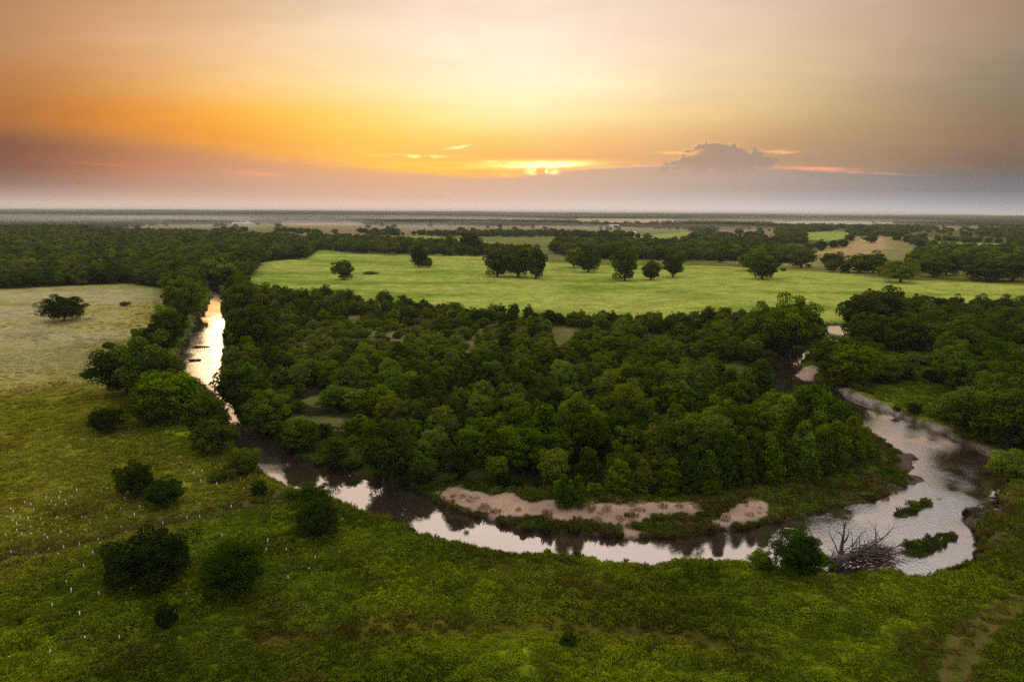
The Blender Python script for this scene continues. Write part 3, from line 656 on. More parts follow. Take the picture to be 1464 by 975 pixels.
add_zone(MIDR, 14, 111, (10, 16), (1., 1.3), ['oak0', 'oak1', 'oak2', 'oak3'], 'midr')
PROT = [[(303,426),(312,424),(313,436),(303,452),(318,458),(322,480),(318,530),(303,552),(262,521),(276,500),(282,470),(292,448)],
        [(340,636),(400,658),(470,690),(560,716),(640,742),(760,766),(900,776),(1060,770),(1200,740),(1300,700),(1300,640),(1240,604),(1215,572),(1340,622),(1420,660),(1438,700),(1380,800),(1200,810),(900,800),(640,768),(540,732),(440,692),(340,655)],
        [(1106,508),(1160,500),(1165,530),(1112,548)], [(1174,486),(1197,486),(1190,498),(1172,497)],
        [(632,706),(700,711),(830,728),(990,727),(1090,724),(1085,738),(980,744),(850,751),(700,736)],
        [(1205,560),(1260,572),(1340,612),(1330,622),(1250,592)], [(1238,556),(1285,545),(1330,540),(1352,556),(1345,600),(1250,574)]]
PROT = [np.array(p, float) for p in PROT]
def hides(x, y, h, w):
    ok = np.zeros(len(x), bool)
    for fz, fw in ((.15, .3), (.35, .45), (.6, .5), (.85, .38), (1., .1)):
        for sg in (-1, 0, 1):
            nx = y/np.hypot(x, y); ny = -x/np.hypot(x, y)
            a, b, _ = to_px(x+nx*w*fw*sg*.85, y+ny*w*fw*sg*.85, h*fz)
            for p in PROT: ok |= inside(a, b, p)
    return ok
# edge trees along the meadow side of the bend wood and along the banks
cand = np.array([(c[0], c[1], c[2], c[3], i) for i, c in enumerate(cand)]), cand
arr, meta = cand
pl = np.array(PLACED)
keep = np.ones(len(arr), bool)
for x, y, w in PLACED:
    keep &= np.hypot(arr[:, 0]-x, arr[:, 1]-y) > w*.42
sd = sdist(arr[:, 0], arr[:, 1], RIVER); keep &= sd > 1.5
for pg in SAND: keep &= sdist(arr[:, 0], arr[:, 1], pg, 30) > 3
bpx, bpy_, bdep = to_px(arr[:, 0], arr[:, 1], 0)
# young, lower trees towards the gravel bar
front = sstep(38, 8, sd)*(bpx > 380)*(bpx < 960)*(bpy_ > 560)
scl_ = (1-(.38+.2*(bpx < 545))*front)*(1-.22*sstep(565, 485, bpy_)*(bpx > 390)*(bpx < 1010)*sstep(440, 462, bpy_)*(bpy_ > 440))
wsc_ = (1-.25*front)*(1-.12*sstep(565, 485, bpy_)*(bpx > 390)*(bpx < 1010)*(bpy_ > 440))
for i in range(len(meta)): meta[i] = (meta[i][0], meta[i][1], meta[i][2]*scl_[i], meta[i][3]*wsc_[i], meta[i][4], meta[i][5])
arr[:, 2] *= scl_; arr[:, 3] *= wsc_
keep &= ~hides(arr[:, 0], arr[:, 1], arr[:, 2], arr[:, 3])
# keep the sight lines over the visible water free
order = np.argsort(-arr[:, 3]/1./np.hypot(arr[:, 0], arr[:, 1]))
LAB = {
 'bend': [(lambda x, y: y > 672, 'leafy tree at the front of the bend wood, close above the gravel bar', 'trees at the front of the bend wood'),
          (lambda x, y: x < 560 and y > 560, 'dark leafy tree of the bend wood close to the left river arm', 'bend wood trees by the left river arm'),
          (lambda x, y: x > 900 and y > 540, 'leafy tree of the bend wood behind the cottonwoods', 'bend wood trees behind the cottonwoods'),
          (lambda x, y: y > 600, 'leafy tree in the dense near middle of the bend wood', 'trees in the near middle of the bend wood'),
          (lambda x, y: y > 540, 'leafy tree in the deep middle of the bend wood, nearer than the scrubby clearing', 'trees in the deep middle of the bend wood'),
          (lambda x, y: True, 'small tree in the far part of the bend wood towards the meadow', 'trees in the far part of the bend wood')],
 'scrub': [(lambda x, y: True, 'small pale scrubby tree in the dry clearing of the bend wood', 'scrub trees in the dry clearing')],
 'right': [(lambda x, y: x < 1300 and y > 500, 'tree on the wooded spit above the clay bank', 'trees on the spit above the clay bank'),
           (lambda x, y: y > 530, 'tree of the dark wood at the right border over the river', 'trees at the right border over the river'),
           (lambda x, y: True, 'tall tree of the dark right wood between clearing and meadow', 'trees of the dark right wood')],
 'left': [(lambda x, y: True, 'tree at the front of the wide left forest behind the straw field', 'front trees of the left forest')],
 'midl': [(lambda x, y: True, 'tree in the hedge at the back left of the meadow', 'trees in the hedge behind the meadow')],
 'midm': [(lambda x, y: True, 'tree in the long wood behind the middle of the meadow', 'trees of the long wood behind the meadow')],
 'midr': [(lambda x, y: True, 'tree in the wood at the back right of the meadow', 'trees at the back right of the meadow')]}
n_ind = 300-len([o for o in COL.objects if o.get('category') == 'tree'])
rest = {}
cnt = 0
for i in order:
    if not keep[i]: continue
    x, y, h, w, kind, zone = meta[i]
    vis = -25 < bpx[i] < 1489 and bpy_[i] < 1010
    if vis and cnt < n_ind:
        for f, lab, g in LAB[zone]:
            if f(bpx[i], bpy_[i]): break
        nm = 'scrub_tree' if zone == 'scrub' else 'broadleaf_tree'
        place(kind, nm, x, y, h, w, lab, 'tree', g); cnt += 1
    else:
        rest.setdefault(kind, []).append((x, y, h/PH[kind], w/PW[kind]))
# ------------------------------------------------------------------ far woods
PROTF = [np.array(p, float) for p in ([(1020,326),(1110,326),(1100,331),(1030,331)], [(560,325),(660,325),(650,329),(570,329)], [(1290,330),(1400,332),(1390,336),(1300,335)], [(1150,333),(1210,332),(1225,341),(1200,347),(1155,343)], [(1320,345),(1400,348),(1450,349),(1440,355),(1380,354),(1325,352)],
  [(880,327),(990,327),(980,331),(890,331)], [(200,322),(320,322),(310,326),(210,326)], [(1330,322),(1440,323),(1430,327),(1340,327)], [(570,346),(590,344),(600,349),(575,351)], [(690,347),(720,346),(730,358),(692,358)], [(775,345),(800,340),(812,344),(790,349)], [(905,338),(960,335),(1000,336),(985,342),(920,343)],
  [(1225,341),(1265,340),(1285,348),(1250,362),(1180,372),(1165,360)], [(825,314),(985,314),(985,320),(825,320)], [(400,318),(520,318),(525,324),(400,324)],
  [(1100,316),(1280,316),(1280,320),(1100,320)], [(1040,333),(1110,332),(1110,337),(1040,338)], [(430,335),(520,334),(530,338),(430,339)])]
def hides_far(x, y):
    ok = np.zeros(len(x), bool)
    for z in (1, 6, 11):
        a, b, _ = to_px(x, y, z)
        for p in PROTF: ok |= inside(a, b, p)
    return ok
def far_pts(r0, r1, spacing, thr, scale, seed, hs, wsc):
    rg = np.random.default_rng(seed); area = math.radians(94)/2*(r1*r1-r0*r0); n = int(area/spacing**2)
    r = np.sqrt(rg.uniform(r0*r0, r1*r1, n)); a = rg.uniform(-R(47), R(47), n)
    x = r*np.sin(a); y = r*np.cos(a)
    v = fbm(x, y*.8, scale, 3, 200)+.35*fbm(x, y, scale*.22, 2, 201)
    m = v > thr
    m |= (rg.uniform(0, 1, n) < .02)
    for pg in [MEADOW, TANF]+GREENFAR+TANFAR+[STRAW, WOODB, WOODL, WOODR, MIDL, MIDM, MIDR]: m &= ~inside(x, y, pg)
    m &= sdist(x, y, RIVER) > 8
    x, y = x[m], y[m]; m = ~hides_far(x, y) | (rg.uniform(0, 1, len(x)) < .06)
    x, y = x[m], y[m]; h = rg.uniform(*hs, len(x)); w = h*wsc*rg.uniform(.8, 1.25, len(x))
    return x, y, h/10., w/8.6
FAR = [far_pts(560, 1500, 13, .06, 420, 1, (8, 13), 1.1), far_pts(1500, 3600, 16, -.06, 700, 2, (7, 13), 1.4), far_pts(3600, 9000, 30, -.14, 1500, 3, (8, 14), 2.5), far_pts(9000, 15000, 50, -.12, 2600, 4, (9, 16), 3.2)]
fx, fy, fh, fw = [np.concatenate([f[k] for f in FAR]) for k in range(4)]
print('far', len(fx), 'rest', {k: len(v) for k, v in rest.items()}, 'ind', cnt)
def gn_stuff(name, sets, label, covers=None):
    """sets: list of (proto objects to join or choose, pts array x,y,z,sx,sy,sz,rz). one mesh of points per object, drawn through instances"""
    X = []; IDX = []
    for q, (objs, pts) in enumerate(sets):
        X.append(pts); IDX.append(np.full(len(pts), q))
    pts = np.concatenate(X); idx = np.concatenate(IDX)
    me = bpy.data.meshes.new(name); me.vertices.add(len(pts)); me.vertices.foreach_set('co', pts[:, :3].astype(np.float32).ravel())
    a = me.attributes.new('scl', 'FLOAT_VECTOR', 'POINT'); a.data.foreach_set('vector', pts[:, 3:6].astype(np.float32).ravel())
    rot = np.zeros((len(pts), 3), np.float32); rot[:, 2] = pts[:, 6]
    a = me.attributes.new('rot', 'FLOAT_VECTOR', 'POINT'); a.data.foreach_set('vector', rot.ravel())
    a = me.attributes.new('kindi', 'INT', 'POINT'); a.data.foreach_set('value', idx.astype(np.int32))
    if covers is not None:
        ca = me.color_attributes.new('cover', 'FLOAT_COLOR', 'POINT'); cc = np.concatenate(covers); ca.data.foreach_set('color', np.concatenate([cc, np.ones((len(cc), 1))], 1).astype(np.float32).ravel())
    o = link(name, me)
    ng = bpy.data.node_groups.new(name, 'GeometryNodeTree')
    ng.interface.new_socket('Geometry', in_out='INPUT', socket_type='NodeSocketGeometry'); ng.interface.new_socket('Geometry', in_out='OUTPUT', socket_type='NodeSocketGeometry')
    gi = ng.nodes.new('NodeGroupInput'); go = ng.nodes.new('NodeGroupOutput')
    mp = ng.nodes.new('GeometryNodeMeshToPoints'); ng.links.new(gi.outputs[0], mp.inputs[0])
    def named(nm, t):
        n = ng.nodes.new('GeometryNodeInputNamedAttribute'); n.data_type = t; n.inputs['Name'].default_value = nm; return n.outputs[0]
    sclo = named('scl', 'FLOAT_VECTOR'); roto = named('rot', 'FLOAT_VECTOR'); ki = named('kindi', 'INT')
    e2r = ng.nodes.new('FunctionNodeEulerToRotation'); ng.links.new(roto, e2r.inputs[0])
    join = ng.nodes.new('GeometryNodeJoinGeometry')
    for q, (objs, _) in enumerate(sets):
        cmp_ = ng.nodes.new('FunctionNodeCompare'); cmp_.data_type = 'INT'; cmp_.operation = 'EQUAL'; ng.links.new(ki, cmp_.inputs[2]); cmp_.inputs[3].default_value = q
        iop = ng.nodes.new('GeometryNodeInstanceOnPoints'); ng.links.new(mp.outputs[0], iop.inputs['Points']); ng.links.new(cmp_.outputs[0], iop.inputs['Selection'])
        jj = ng.nodes.new('GeometryNodeJoinGeometry')
        for ob in objs:
            oi = ng.nodes.new('GeometryNodeObjectInfo'); oi.transform_space = 'ORIGINAL'; oi.inputs['Object'].default_value = ob; oi.inputs['As Instance'].default_value = False
            ng.links.new(oi.outputs['Geometry'], jj.inputs[0])
        gti = ng.nodes.new('GeometryNodeGeometryToInstance'); ng.links.new(jj.outputs[0], gti.inputs[0])
        ng.links.new(gti.outputs[0], iop.inputs['Instance']); ng.links.new(e2r.outputs[0], iop.inputs['Rotation']); ng.links.new(sclo, iop.inputs['Scale'])
        ng.links.new(iop.outputs[0], join.inputs[0])
    ng.links.new(join.outputs[0], go.inputs[0])
    md = o.modifiers.new('scatter', 'NODES'); md.node_group = ng
    return tag(o, label, None, None, 'stuff')
def pack(x, y, sx, sz, rg, sink=.1):
    z = np.maximum(terrain(x, y), WL)-sink
    return np.stack([x, y, z, sx, sx, sz, rg.uniform(0, 6.28, len(x))], -1)
rgp = np.random.default_rng(5)
sets = []
for k, v in rest.items():
    v = np.array(v)
    if k not in FIRST: continue
    sets.append((FIRST[k], pack(v[:, 0], v[:, 1], v[:, 3], v[:, 2], rgp)))
gn_stuff('woodland', sets, 'further trees of the bend wood and forests merging into one canopy')
kk = rgp.integers(0, 4, len(fx)); sets = []
for q in range(4):
    m = kk == q; sets.append(((FIRST['oak%d' % q][0],), pack(fx[m], fy[m], fw[m], fh[m], rgp)))
gn_stuff('distant_woods', sets, 'hazy far woods and hedgerows spread to the horizon')
# ------------------------------------------------------------------ grass and weeds
def tuft(seed, mat_, n=70, rad=.55, h=.42, wd=.07, forb=False):
    rg = np.random.default_rng(seed)
    a = rg.uniform(0, 6.28, n); r = rad*np.sqrt(rg.uniform(0, 1, n)); bx = r*np.cos(a); by = r*np.sin(a)
    if forb:
        pos = np.stack([bx, by, h*rg.uniform(.15, 1, n)*(1-(r/rad)**2*.6)], -1)
        nrm = rg.normal(size=(n, 3))*.6+np.array((0, 0, .7))+np.stack([bx, by, by*0], -1)
        v, t = leaf_cloud(pos, nrm, wd*2.2*rg.uniform(.6, 1.3, n), rg.uniform(0, 1, n), rg, 1.8)
        me = new_mesh('weeds', v, np.arange(len(v)), 4, mat_)
        at = me.attributes.new('tint', 'FLOAT', 'POINT'); at.data.foreach_set('value', t.astype(np.float32)); return me
    hh = h*rg.uniform(.5, 1.1, n)*(1-(r/rad)*.35); la = a+rg.normal(size=n)*.8; ln = hh*rg.uniform(.15, .8, n); pa = rg.uniform(0, 6.28, n); w = wd*rg.uniform(.6, 1.2, n)
    p0 = np.stack([bx-np.cos(pa)*w/2, by-np.sin(pa)*w/2, 0*bx-.1], -1); p1 = np.stack([bx+np.cos(pa)*w/2, by+np.sin(pa)*w/2, 0*bx-.1], -1)
    mx = bx+np.cos(la)*ln*.4; my = by+np.sin(la)*ln*.4
    p2 = np.stack([mx+np.cos(pa)*w/2.4, my+np.sin(pa)*w/2.4, hh*.65], -1); p3 = np.stack([bx+np.cos(la)*ln, by+np.sin(la)*ln, hh], -1)
    v = np.stack([p0, p1, p2, p3], 1).reshape(-1, 3)
    me = new_mesh('weeds', v, np.arange(len(v)), 4, mat_)
    at = me.attributes.new('tint', 'FLOAT', 'POINT'); at.data.foreach_set('value', np.repeat(rg.uniform(0, 1, n), 4).astype(np.float32)); return me
def weed_thing(bx, by, me, s, label):
    p = P(bx, by); z = float(terrain(p[None, 0], p[None, 1])[0])
    o = link('weed_clump', me, None, (p[0], p[1], z), random.uniform(0, 6), (s, s, s)); tag(o, label, 'weeds'); return o
TUF = [weed_thing(648, 905, tuft(1, M_weed, 80), 1.6, 'grass clump at the rim of the dark band in the near field'),
       weed_thing(885, 812, tuft(2, M_weed, 80, forb=True, h=.5), 1.8, 'leafy weed clump near the water edge left of the bank bushes'),
       weed_thing(1040, 930, tuft(3, M_weed2, 70, forb=True, h=.45), 1.4, 'bright weed clump below the dark band of the near field'),
       weed_thing(900, 738, tuft(4, M_reed, 60, h=.8, wd=.05), 1.2, 'dry reddish weed clump by the gravel bar'),
       weed_thing(1200, 860, tuft(6, M_weed, 90, h=.6, wd=.06), 1.6, 'tall grass clump on the near bank below the driftwood')]
sets = []
rg = np.random.default_rng(77)
def cover(r0, r1, dens, seed):
    rg = np.random.default_rng(seed); n = int(R(90)/2*(r1*r1-r0*r0)*dens)
    r = np.sqrt(rg.uniform(r0*r0, r1*r1, n)); a = rg.uniform(-R(45), R(45), n); return r*np.sin(a), r*np.cos(a)
gx = []; gy = []; gs = []
for r0, r1, dn, s in ((54, 85, 3.4, 1.), (85, 130, 2.2, 1.15), (130, 200, 1.1, 1.3), (200, 300, .55, 1.4), (300, 420, .16, 1.7)):
    x, y = cover(r0, r1, dn, int(r0)); gx.append(x); gy.append(y); gs.append(np.full(len(x), s))
gx = np.concatenate(gx); gy = np.concatenate(gy); gs = np.concatenate(gs)
_, II = terrain(gx, gy, True)
m = (II['s'] > .25) | False
isl = np.zeros(len(gx), bool)
for k in (0, 1): isl |= sdist(gx, gy, ISL[k], 20) < -.4
m |= isl
for pg in (WOODB, WOODL, WOODR): m &= ~inside(gx, gy, pg) | (sdist(gx, gy, pg, 30) > -2)
for pg in SAND+MUD: m &= (sdist(gx, gy, pg, 30)+fbm(gx, gy, 4, 4, 92)*1.7 > .3) | (rg.uniform(0, 1, len(gx)) < .05)
m &= ~((II['clay'] < 3) & (II['s'] < 3.2))
m &= ~inside(gx, gy, MEADOW)
m &= (II['trk'] > 1.9) | (rg.uniform(0, 1, len(gx)) < .12)
m &= rg.uniform(0, 1, len(gx)) > .75*np.exp(-(II['band']/2.)**2)
gx, gy, gs = gx[m], gy[m], gs[m]; inb_ = II['inb'][m]; ww = II['s'][m]
_, II = terrain(gx, gy, True); gc, _ = land_cover(gx, gy, II); covers = []
pn = fbm(gx, gy, 12, 3, 300); hn = 1+.9*fbm(gx, gy, 9, 2, 301)
u = rg.uniform(0, 1, len(gx))
cls = np.where(u < .45, 0, np.where(u < .8, 1, 4)); cls = np.where((pn > .15) & (u > .5), 2, cls)
cls = np.where(((pn < -.42) & (u < .5)) | (inb_ & (u < .3) & (pn > -.1)), 3, cls)
szf = gs*rg.uniform(.6, 1.4, len(gx)); szz = szf*np.clip(hn, .35, 1.9)
edgeb = (~inb_) & (ww < 4); szz = np.where(edgeb, szz*1.5, szz); st_ = sstep(4, -12, sdist(gx, gy, STRAW)); szz *= 1-.6*st_; szf *= 1-.25*st_
for q in range(5):
    k = cls == q; sets.append(((TUF[q],), pack(gx[k], gy[k], szf[k], szz[k], rg, .03))); covers.append(gc[k])
gn_stuff('grass', sets, 'rough grass and weeds covering the near fields and banks', covers)
# low shrubs and saplings lining the banks
def along(pl, step, off0, off1, seed):
    rg = np.random.default_rng(seed); out = []
    for a, b in zip(pl[:-1], pl[1:]):
        n = max(1, int(np.hypot(*(b-a))/step)); t = (b-a)/np.hypot(*(b-a)); nn = np.array((-t[1], t[0]))
        for k in range(n): out.append(a+(b-a)*(k+rg.uniform(0, 1))/n+nn*rg.uniform(off0, off1)+0)
    return np.array(out)
edges = np.concatenate([along(WOODB[20:], 1.6, -3, 2.5, 1), along(WOODB[:20], 5, -3, 2, 2), along(poly([(1190,553),(1250,570),(1300,588),(1345,600)], 0), 4, -3, 0, 3)])
sde = sdist(edges[:, 0], edges[:, 1], RIVER); ok = sde > .2
for pg in SAND: ok &= sdist(edges[:, 0], edges[:, 1], pg, 30) > 2.2
edges = edges[ok]
hb = rg.uniform(1.2, 3.4, len(edges)); kb = rg.integers(0, 3, len(edges)); sets = []
for q, nm in enumerate(('bush0', 'bush2', 'scrub1')):
    k = kb == q; sets.append(((FIRST[nm][0],), pack(edges[k, 0], edges[k, 1], hb[k]*1.2/8.6, hb[k]/8, rg)))
gn_stuff('undergrowth', sets, 'tangled low undergrowth along the foot of the bend wood')
# ------------------------------------------------------------------ white planting tubes
z1 = [(983,287),(974,320),(896,316),(897,341),(803,322),(848,370),(771,355),(642,358),(680,407),(755,405),(758,440),(823,455),(602,402),(505,376),(497,411),(386,411),(428,432),(548,441),(640,452),(412,464),(461,496),(557,485),(661,487),(528,520),(205,449),(262,461),(279,495),(91,504),(110,529),(58,577),(168,571),(236,586),(394,551),(340,592),(478,570),(583,541),(575,586),(715,521),(748,594),(688,568),(833,535),(915,511),(895,581),(1013,506),(1038,546),(1048,438),(1125,553),(1358,580),(1173,490),(110,611),(143,646),(361,623),(468,624),(256,661),(332,670),(508,679),(143,695),(185,720),(262,720),(373,716),(398,738),(573,710),(714,670),(820,714),(1014,640),(52,740),(96,776),(275,773),(530,790),(660,758),(405,804),(91,847),(184,849),(291,841),(718,840),(841,819),(962,823),(490,898),(780,908),(402,912)]
z2 = [(128,198),(158,231),(230,198),(293,228),(378,231),(454,260),(549,275),(82,307),(260,268),(219,288),(475,333),(402,366),(580,347),(353,300),(471,456),(99,538),(204,527),(395,724),(779,785),(766,854),(936,861),(1174,921),(1376,860),(1404,605)]
z3 = [(247,601),(265,632),(369,646),(488,628),(470,684),(194,689),(296,720),(148,796),(186,859),(37,889),(317,811),(444,804),(696,651),(630,616),(750,541),(1072,590),(1149,560),(313,549),(347,508),(650,718)]
tubes = [(x/5.856, 640+y/5.856, 0) for x, y in z1]+[(250+x/5.856, 640+y/5.856, 1) for x, y in z2]+[(x/2.6, 600+y/2.6, 2) for x, y in z3]
Tm = Tubes(); rg_ = .085
Tm.tube([(0, 0, -.1), (0, 0, .78)], [rg_, rg_], 8, cap=False); Tm.tube([(0, 0, .78), (0, 0, .60)], [rg_*.85, rg_*.85], 8, cap=False)
b = len(Tm.v)
for k in range(8): Tm.f.append((8+k, 8+(k+1) % 8, 16+(k+1) % 8, 16+k))
tube_me = Tm.mesh('planting_tube', M_tube)
St = Tubes(); St.tube([(.11, 0, -.15), (.11, 0, .9)], [.018, .014], 5); stake_me = St.mesh('stake', M_bark)
for q, (bx, by, g) in enumerate(tubes):
    p = P(bx, by+2.2); z = float(terrain(p[None, 0], p[None, 1])[0])
    o = link('planting_tube', tube_me, None, (p[0], p[1], z+.05), random.uniform(0, 6), (.8, .8, random.uniform(.55, .9)))
    o.rotation_euler = (random.gauss(0, .08), random.gauss(0, .08), random.uniform(0, 6))
    lab, grp = [('white tree planting tube in the dense planting of the lower left field', 'planting tubes left of the dark bush pair'),
                ('white tree planting tube on the strip between bush pair and river', 'planting tubes towards the river'),
                ('white tree planting tube standing alone in the near grass below the gully', 'scattered planting tubes in the near grass')][g]
    tag(o, lab, 'planting tube', grp)
    so = bpy.data.objects.new('stake', stake_me); COL.objects.link(so); so.parent = o
# ------------------------------------------------------------------ dead tree and driftwood
def root_at(bx, by, z=None):
    p = P(bx, by, WL if z is None else z); return p
def branch(T, p, d, L, r, depth, rg, n=5):
    pts = [p]; q = Vector(p); d = Vector(d).normalized(); rads = [r]
    for k in range(n):
        d = (d+Vector((rg.gauss(0, .22), rg.gauss(0, .22), rg.gauss(0, .16)))).normalized(); q = q+d*L/n; pts.append(tuple(q)); rads.append(max(.012, r*(1-(k+1)/n*.85)))
        if depth > 0 and k >= 1 and rg.random() < .8:
            branch(T, tuple(q), d+Vector((rg.gauss(0, .7), rg.gauss(0, .7), rg.gauss(.15, .5))), L*rg.uniform(.35, .6), rads[-1]*.75, depth-1, rg, 4)
    T.tube(pts, rads, 6)
rgd = random.Random(4)
pd = P(1212, 806, -1.2)
dead = bpy.data.objects.new('dead_tree', None); COL.objects.link(dead); dead.location = (pd[0], pd[1], -1.3)
tag(dead, 'grey fallen dead tree with bare branches piled at the near river bank', 'dead tree')
t1 = Tubes(); branch(t1, (-.3, .6, .2), (-.16, .15, 1), 6.3, .36, 1, rgd, 7); branch(t1, (-.6, .4, .6), (-.75, .2, .9), 4.6, .16, 2, rgd, 6); branch(t1, (.3, .5, .8), (.25, .2, 1), 4.2, .13, 2, rgd, 6)
link('upright_branches', t1.mesh('upright_branches', M_dead), dead)
t2 = Tubes(); t2.tube([(-2.4, -.6, .1), (-1., 0, .9), (1.2, .7, 1.1), (3.6, 1.1, .8)], [.75, .65, .5, .3], 10)
for k in range(6): branch(t2, (-2.2, -.5, .4), (-.6+rgd.gauss(0, .5), rgd.gauss(-.2, .6), rgd.gauss(.2, .6)), 1.8, .16, 1, rgd, 4)
link('trunk', t2.mesh('trunk', M_dead), dead)
t3 = Tubes()
for k in range(80):
    a = rgd.uniform(-.7, .7); x0 = rgd.uniform(-.5, 4.2)
    branch(t3, (x0, rgd.gauss(.3, .9), rgd.uniform(.1, 2.5)), (1.2, rgd.gauss(0, .7), rgd.gauss(.06, .3)), rgd.uniform(2.6, 6.4), rgd.uniform(.08, .2), k % 2+(k % 5 == 0), rgd, 5)
for k in range(44):
    branch(t3, (rgd.uniform(-2, 1), rgd.gauss(0, .6), rgd.uniform(.1, 1.2)), (rgd.gauss(-.4, .8), rgd.gauss(0, .8), rgd.gauss(.1, .3)), rgd.uniform(1.2, 2.6), rgd.uniform(.05, .12), 1, rgd, 5)
link('branch_pile', t3.mesh('branch_pile', M_dead), dead)
def log(bx, by, L, ang, r, label, m=M_pale, name='driftwood_log', tilt=.05, cat='driftwood'):
    p = P(bx, by, WL+.1); z = max(WL, float(terrain(p[None, 0], p[None, 1])[0])); T = Tubes()
    T.tube([(-L/2, 0, 0), (-L/4, .05, .03), (0, .08, .02), (L/4, .02, 0), (L/2, -.1, .05)], [r, r*.95, r*.85, r*.75, r*.5], 8)
    for k in range(3): branch(T, (L*(.1+.12*k), 0, 0), (.6, random.uniform(-1, 1), .5), L*.28, r*.4, 0, rgd, 3)
    o = link(name, T.mesh(name, m), None, (p[0], p[1], z+r*.6), ang); o.rotation_euler = (0, tilt, ang); return tag(o, label, cat)
log(1420, 707, 3., .9, .30, 'thick pale driftwood log lying at the outer bank of the bend')
log(1430, 712, 3.4, -.35, .2, 'thinner pale log crossing the thick one at the outer bank')
log(1434, 703, 1.6, -.6, .2, 'short pale log end sticking from the outer bank')
log(1345, 778, 2.6, 1.1, .13, 'bleached forked branch lying on the lower little island', tilt=-.3)
log(1131, 756, 2.2, -.2, .12, 'thin pale stick floating behind the bank bush')
log(289, 496, 6, .1, .3, 'dark snag across the bright upper river', M_dead)
log(279, 515, 4, .3, .35, 'dark lump of driftwood in the bright upper river', M_dead)
log(326, 685, 4., .5, .12, 'bleached fallen branch in the grass near the left arm')
def rock(bx, by, s, label, zl=WL):
    p = P(bx, by, zl); z = max(WL, float(terrain(p[None, 0], p[None, 1])[0])); rg = np.random.default_rng(int(bx*7+by))
    bm_pts = []; import bmesh
    bm = bmesh.new(); bmesh.ops.create_icosphere(bm, subdivisions=2, radius=s)
    for v in bm.verts: 
        q = 1+.25*math.sin(v.co.x*3/s+bx)+.2*math.cos(v.co.y*4/s+by)+rg.normal()*.06; v.co = Vector((v.co.x*q*1.3, v.co.y*q, v.co.z*q*.6))
    me = bpy.data.meshes.new('rock'); bm.to_mesh(me); bm.free(); me.materials.append(M_rock)
    return tag(link('rock', me, None, (p[0], p[1], z+s*.15), bx), label, 'rock')
rock(1434, 722, .55, 'pale rock at the outer bank just below the logs'); rock(1432, 731, .5, 'pale rock beside the muddy spit at the outer bank'); rock(1441, 733, .35, 'smaller pale rock inland of the muddy spit')
rock(1422, 737, .3, 'small white rock on the muddy spit'); rock(1378, 808, .3, 'little white rock at the near bank right of the driftwood'); rock(1342, 713, .35, 'dark rock just past the upper island tip')
rock(166, 768, 0.35, 'flat pale stone lying in the gully of the left field', -1); rock(178, 763, 0.45, 'long pale stone beside the flat gully stone', -1); rock(285, 745, 0.30, 'pale stone further up the gully', -1); rock(273, 747, 0.25, 'low pale stone in the upper gully', -1)
# ------------------------------------------------------------------ farm buildings far away
def building(bx, by, L, W_, h, ang, label, name='farm_building'):
    p = P(bx, by); z = float(terrain(p[None, 0], p[None, 1])[0])
    e = bpy.data.objects.new(name, None); COL.objects.link(e); e.location = (p[0], p[1], z-.3); e.rotation_euler = (0, 0, ang); tag(e, label, 'building')
    x, y = L/2, W_/2
    me = bpy.data.meshes.new('wall'); me.from_pydata([(-x, -y, 0), (x, -y, 0), (x, y, 0), (-x, y, 0), (-x, -y, h), (x, -y, h), (x, y, h), (-x, y, h), (-x, 0, h*1.5), (x, 0, h*1.5)], [],
        [(0, 1, 5, 4), (1, 2, 6, 9, 5), (2, 3, 7, 6), (3, 0, 4, 8, 7)]); me.materials.append(M_wall); link('wall', me, e)
    k = .15; t = .15
    me = bpy.data.meshes.new('roof'); X = x+.5; Y_ = y+.5; zb = h-.1; zt = h*1.5
    me.from_pydata([(-X, -Y_, zb+k), (X, -Y_, zb+k), (X, 0, zt+k), (-X, 0, zt+k), (X, Y_, zb+k), (-X, Y_, zb+k), (-X, -Y_, zb+k+t), (X, -Y_, zb+k+t), (X, 0, zt+k+t), (-X, 0, zt+k+t), (X, Y_, zb+k+t), (-X, Y_, zb+k+t)], [],
        [(0, 3, 2, 1), (3, 5, 4, 2), (6, 7, 8, 9), (9, 8, 10, 11), (0, 1, 7, 6), (5, 11, 10, 4), (1, 2, 8, 7), (2, 4, 10, 8), (3, 0, 6, 9), (5, 3, 9, 11)]); me.materials.append(M_roof); link('roof', me, e)
    me = bpy.data.meshes.new('door'); me.from_pydata([(-1.2, -y-.06, 0), (1.2, -y-.06, 0), (1.2, -y-.06, h*.75), (-1.2, -y-.06, h*.75), (-1.2, -y+.02, 0), (1.2, -y+.02, 0), (1.2, -y+.02, h*.75), (-1.2, -y+.02, h*.75)], [], [(0, 1, 2, 3), (1, 5, 6, 2), (0, 3, 7, 4), (3, 2, 6, 7)]); me.materials.append(M_bark); link('door', me, e)
building(347, 322.5, 62, 14, 5, .05, 'long pale farm shed among the far woods at the left')
building(906, 335.5, 9, 8, 4, .3, 'tiny white house behind the long wood')
building(820, 335.5, 12, 7, 4, 0, 'small white house at the far meadow hedge')
building(1316, 344.5, 13, 8, 4, .2, 'white house under trees beyond the tan field')
building(878, 326, 30, 10, 5, -.1, 'pale farm building far off behind the middle woods')
building(252, 315.5, 30, 12, 5, 0, 'faint pale building in the far woods at the left')
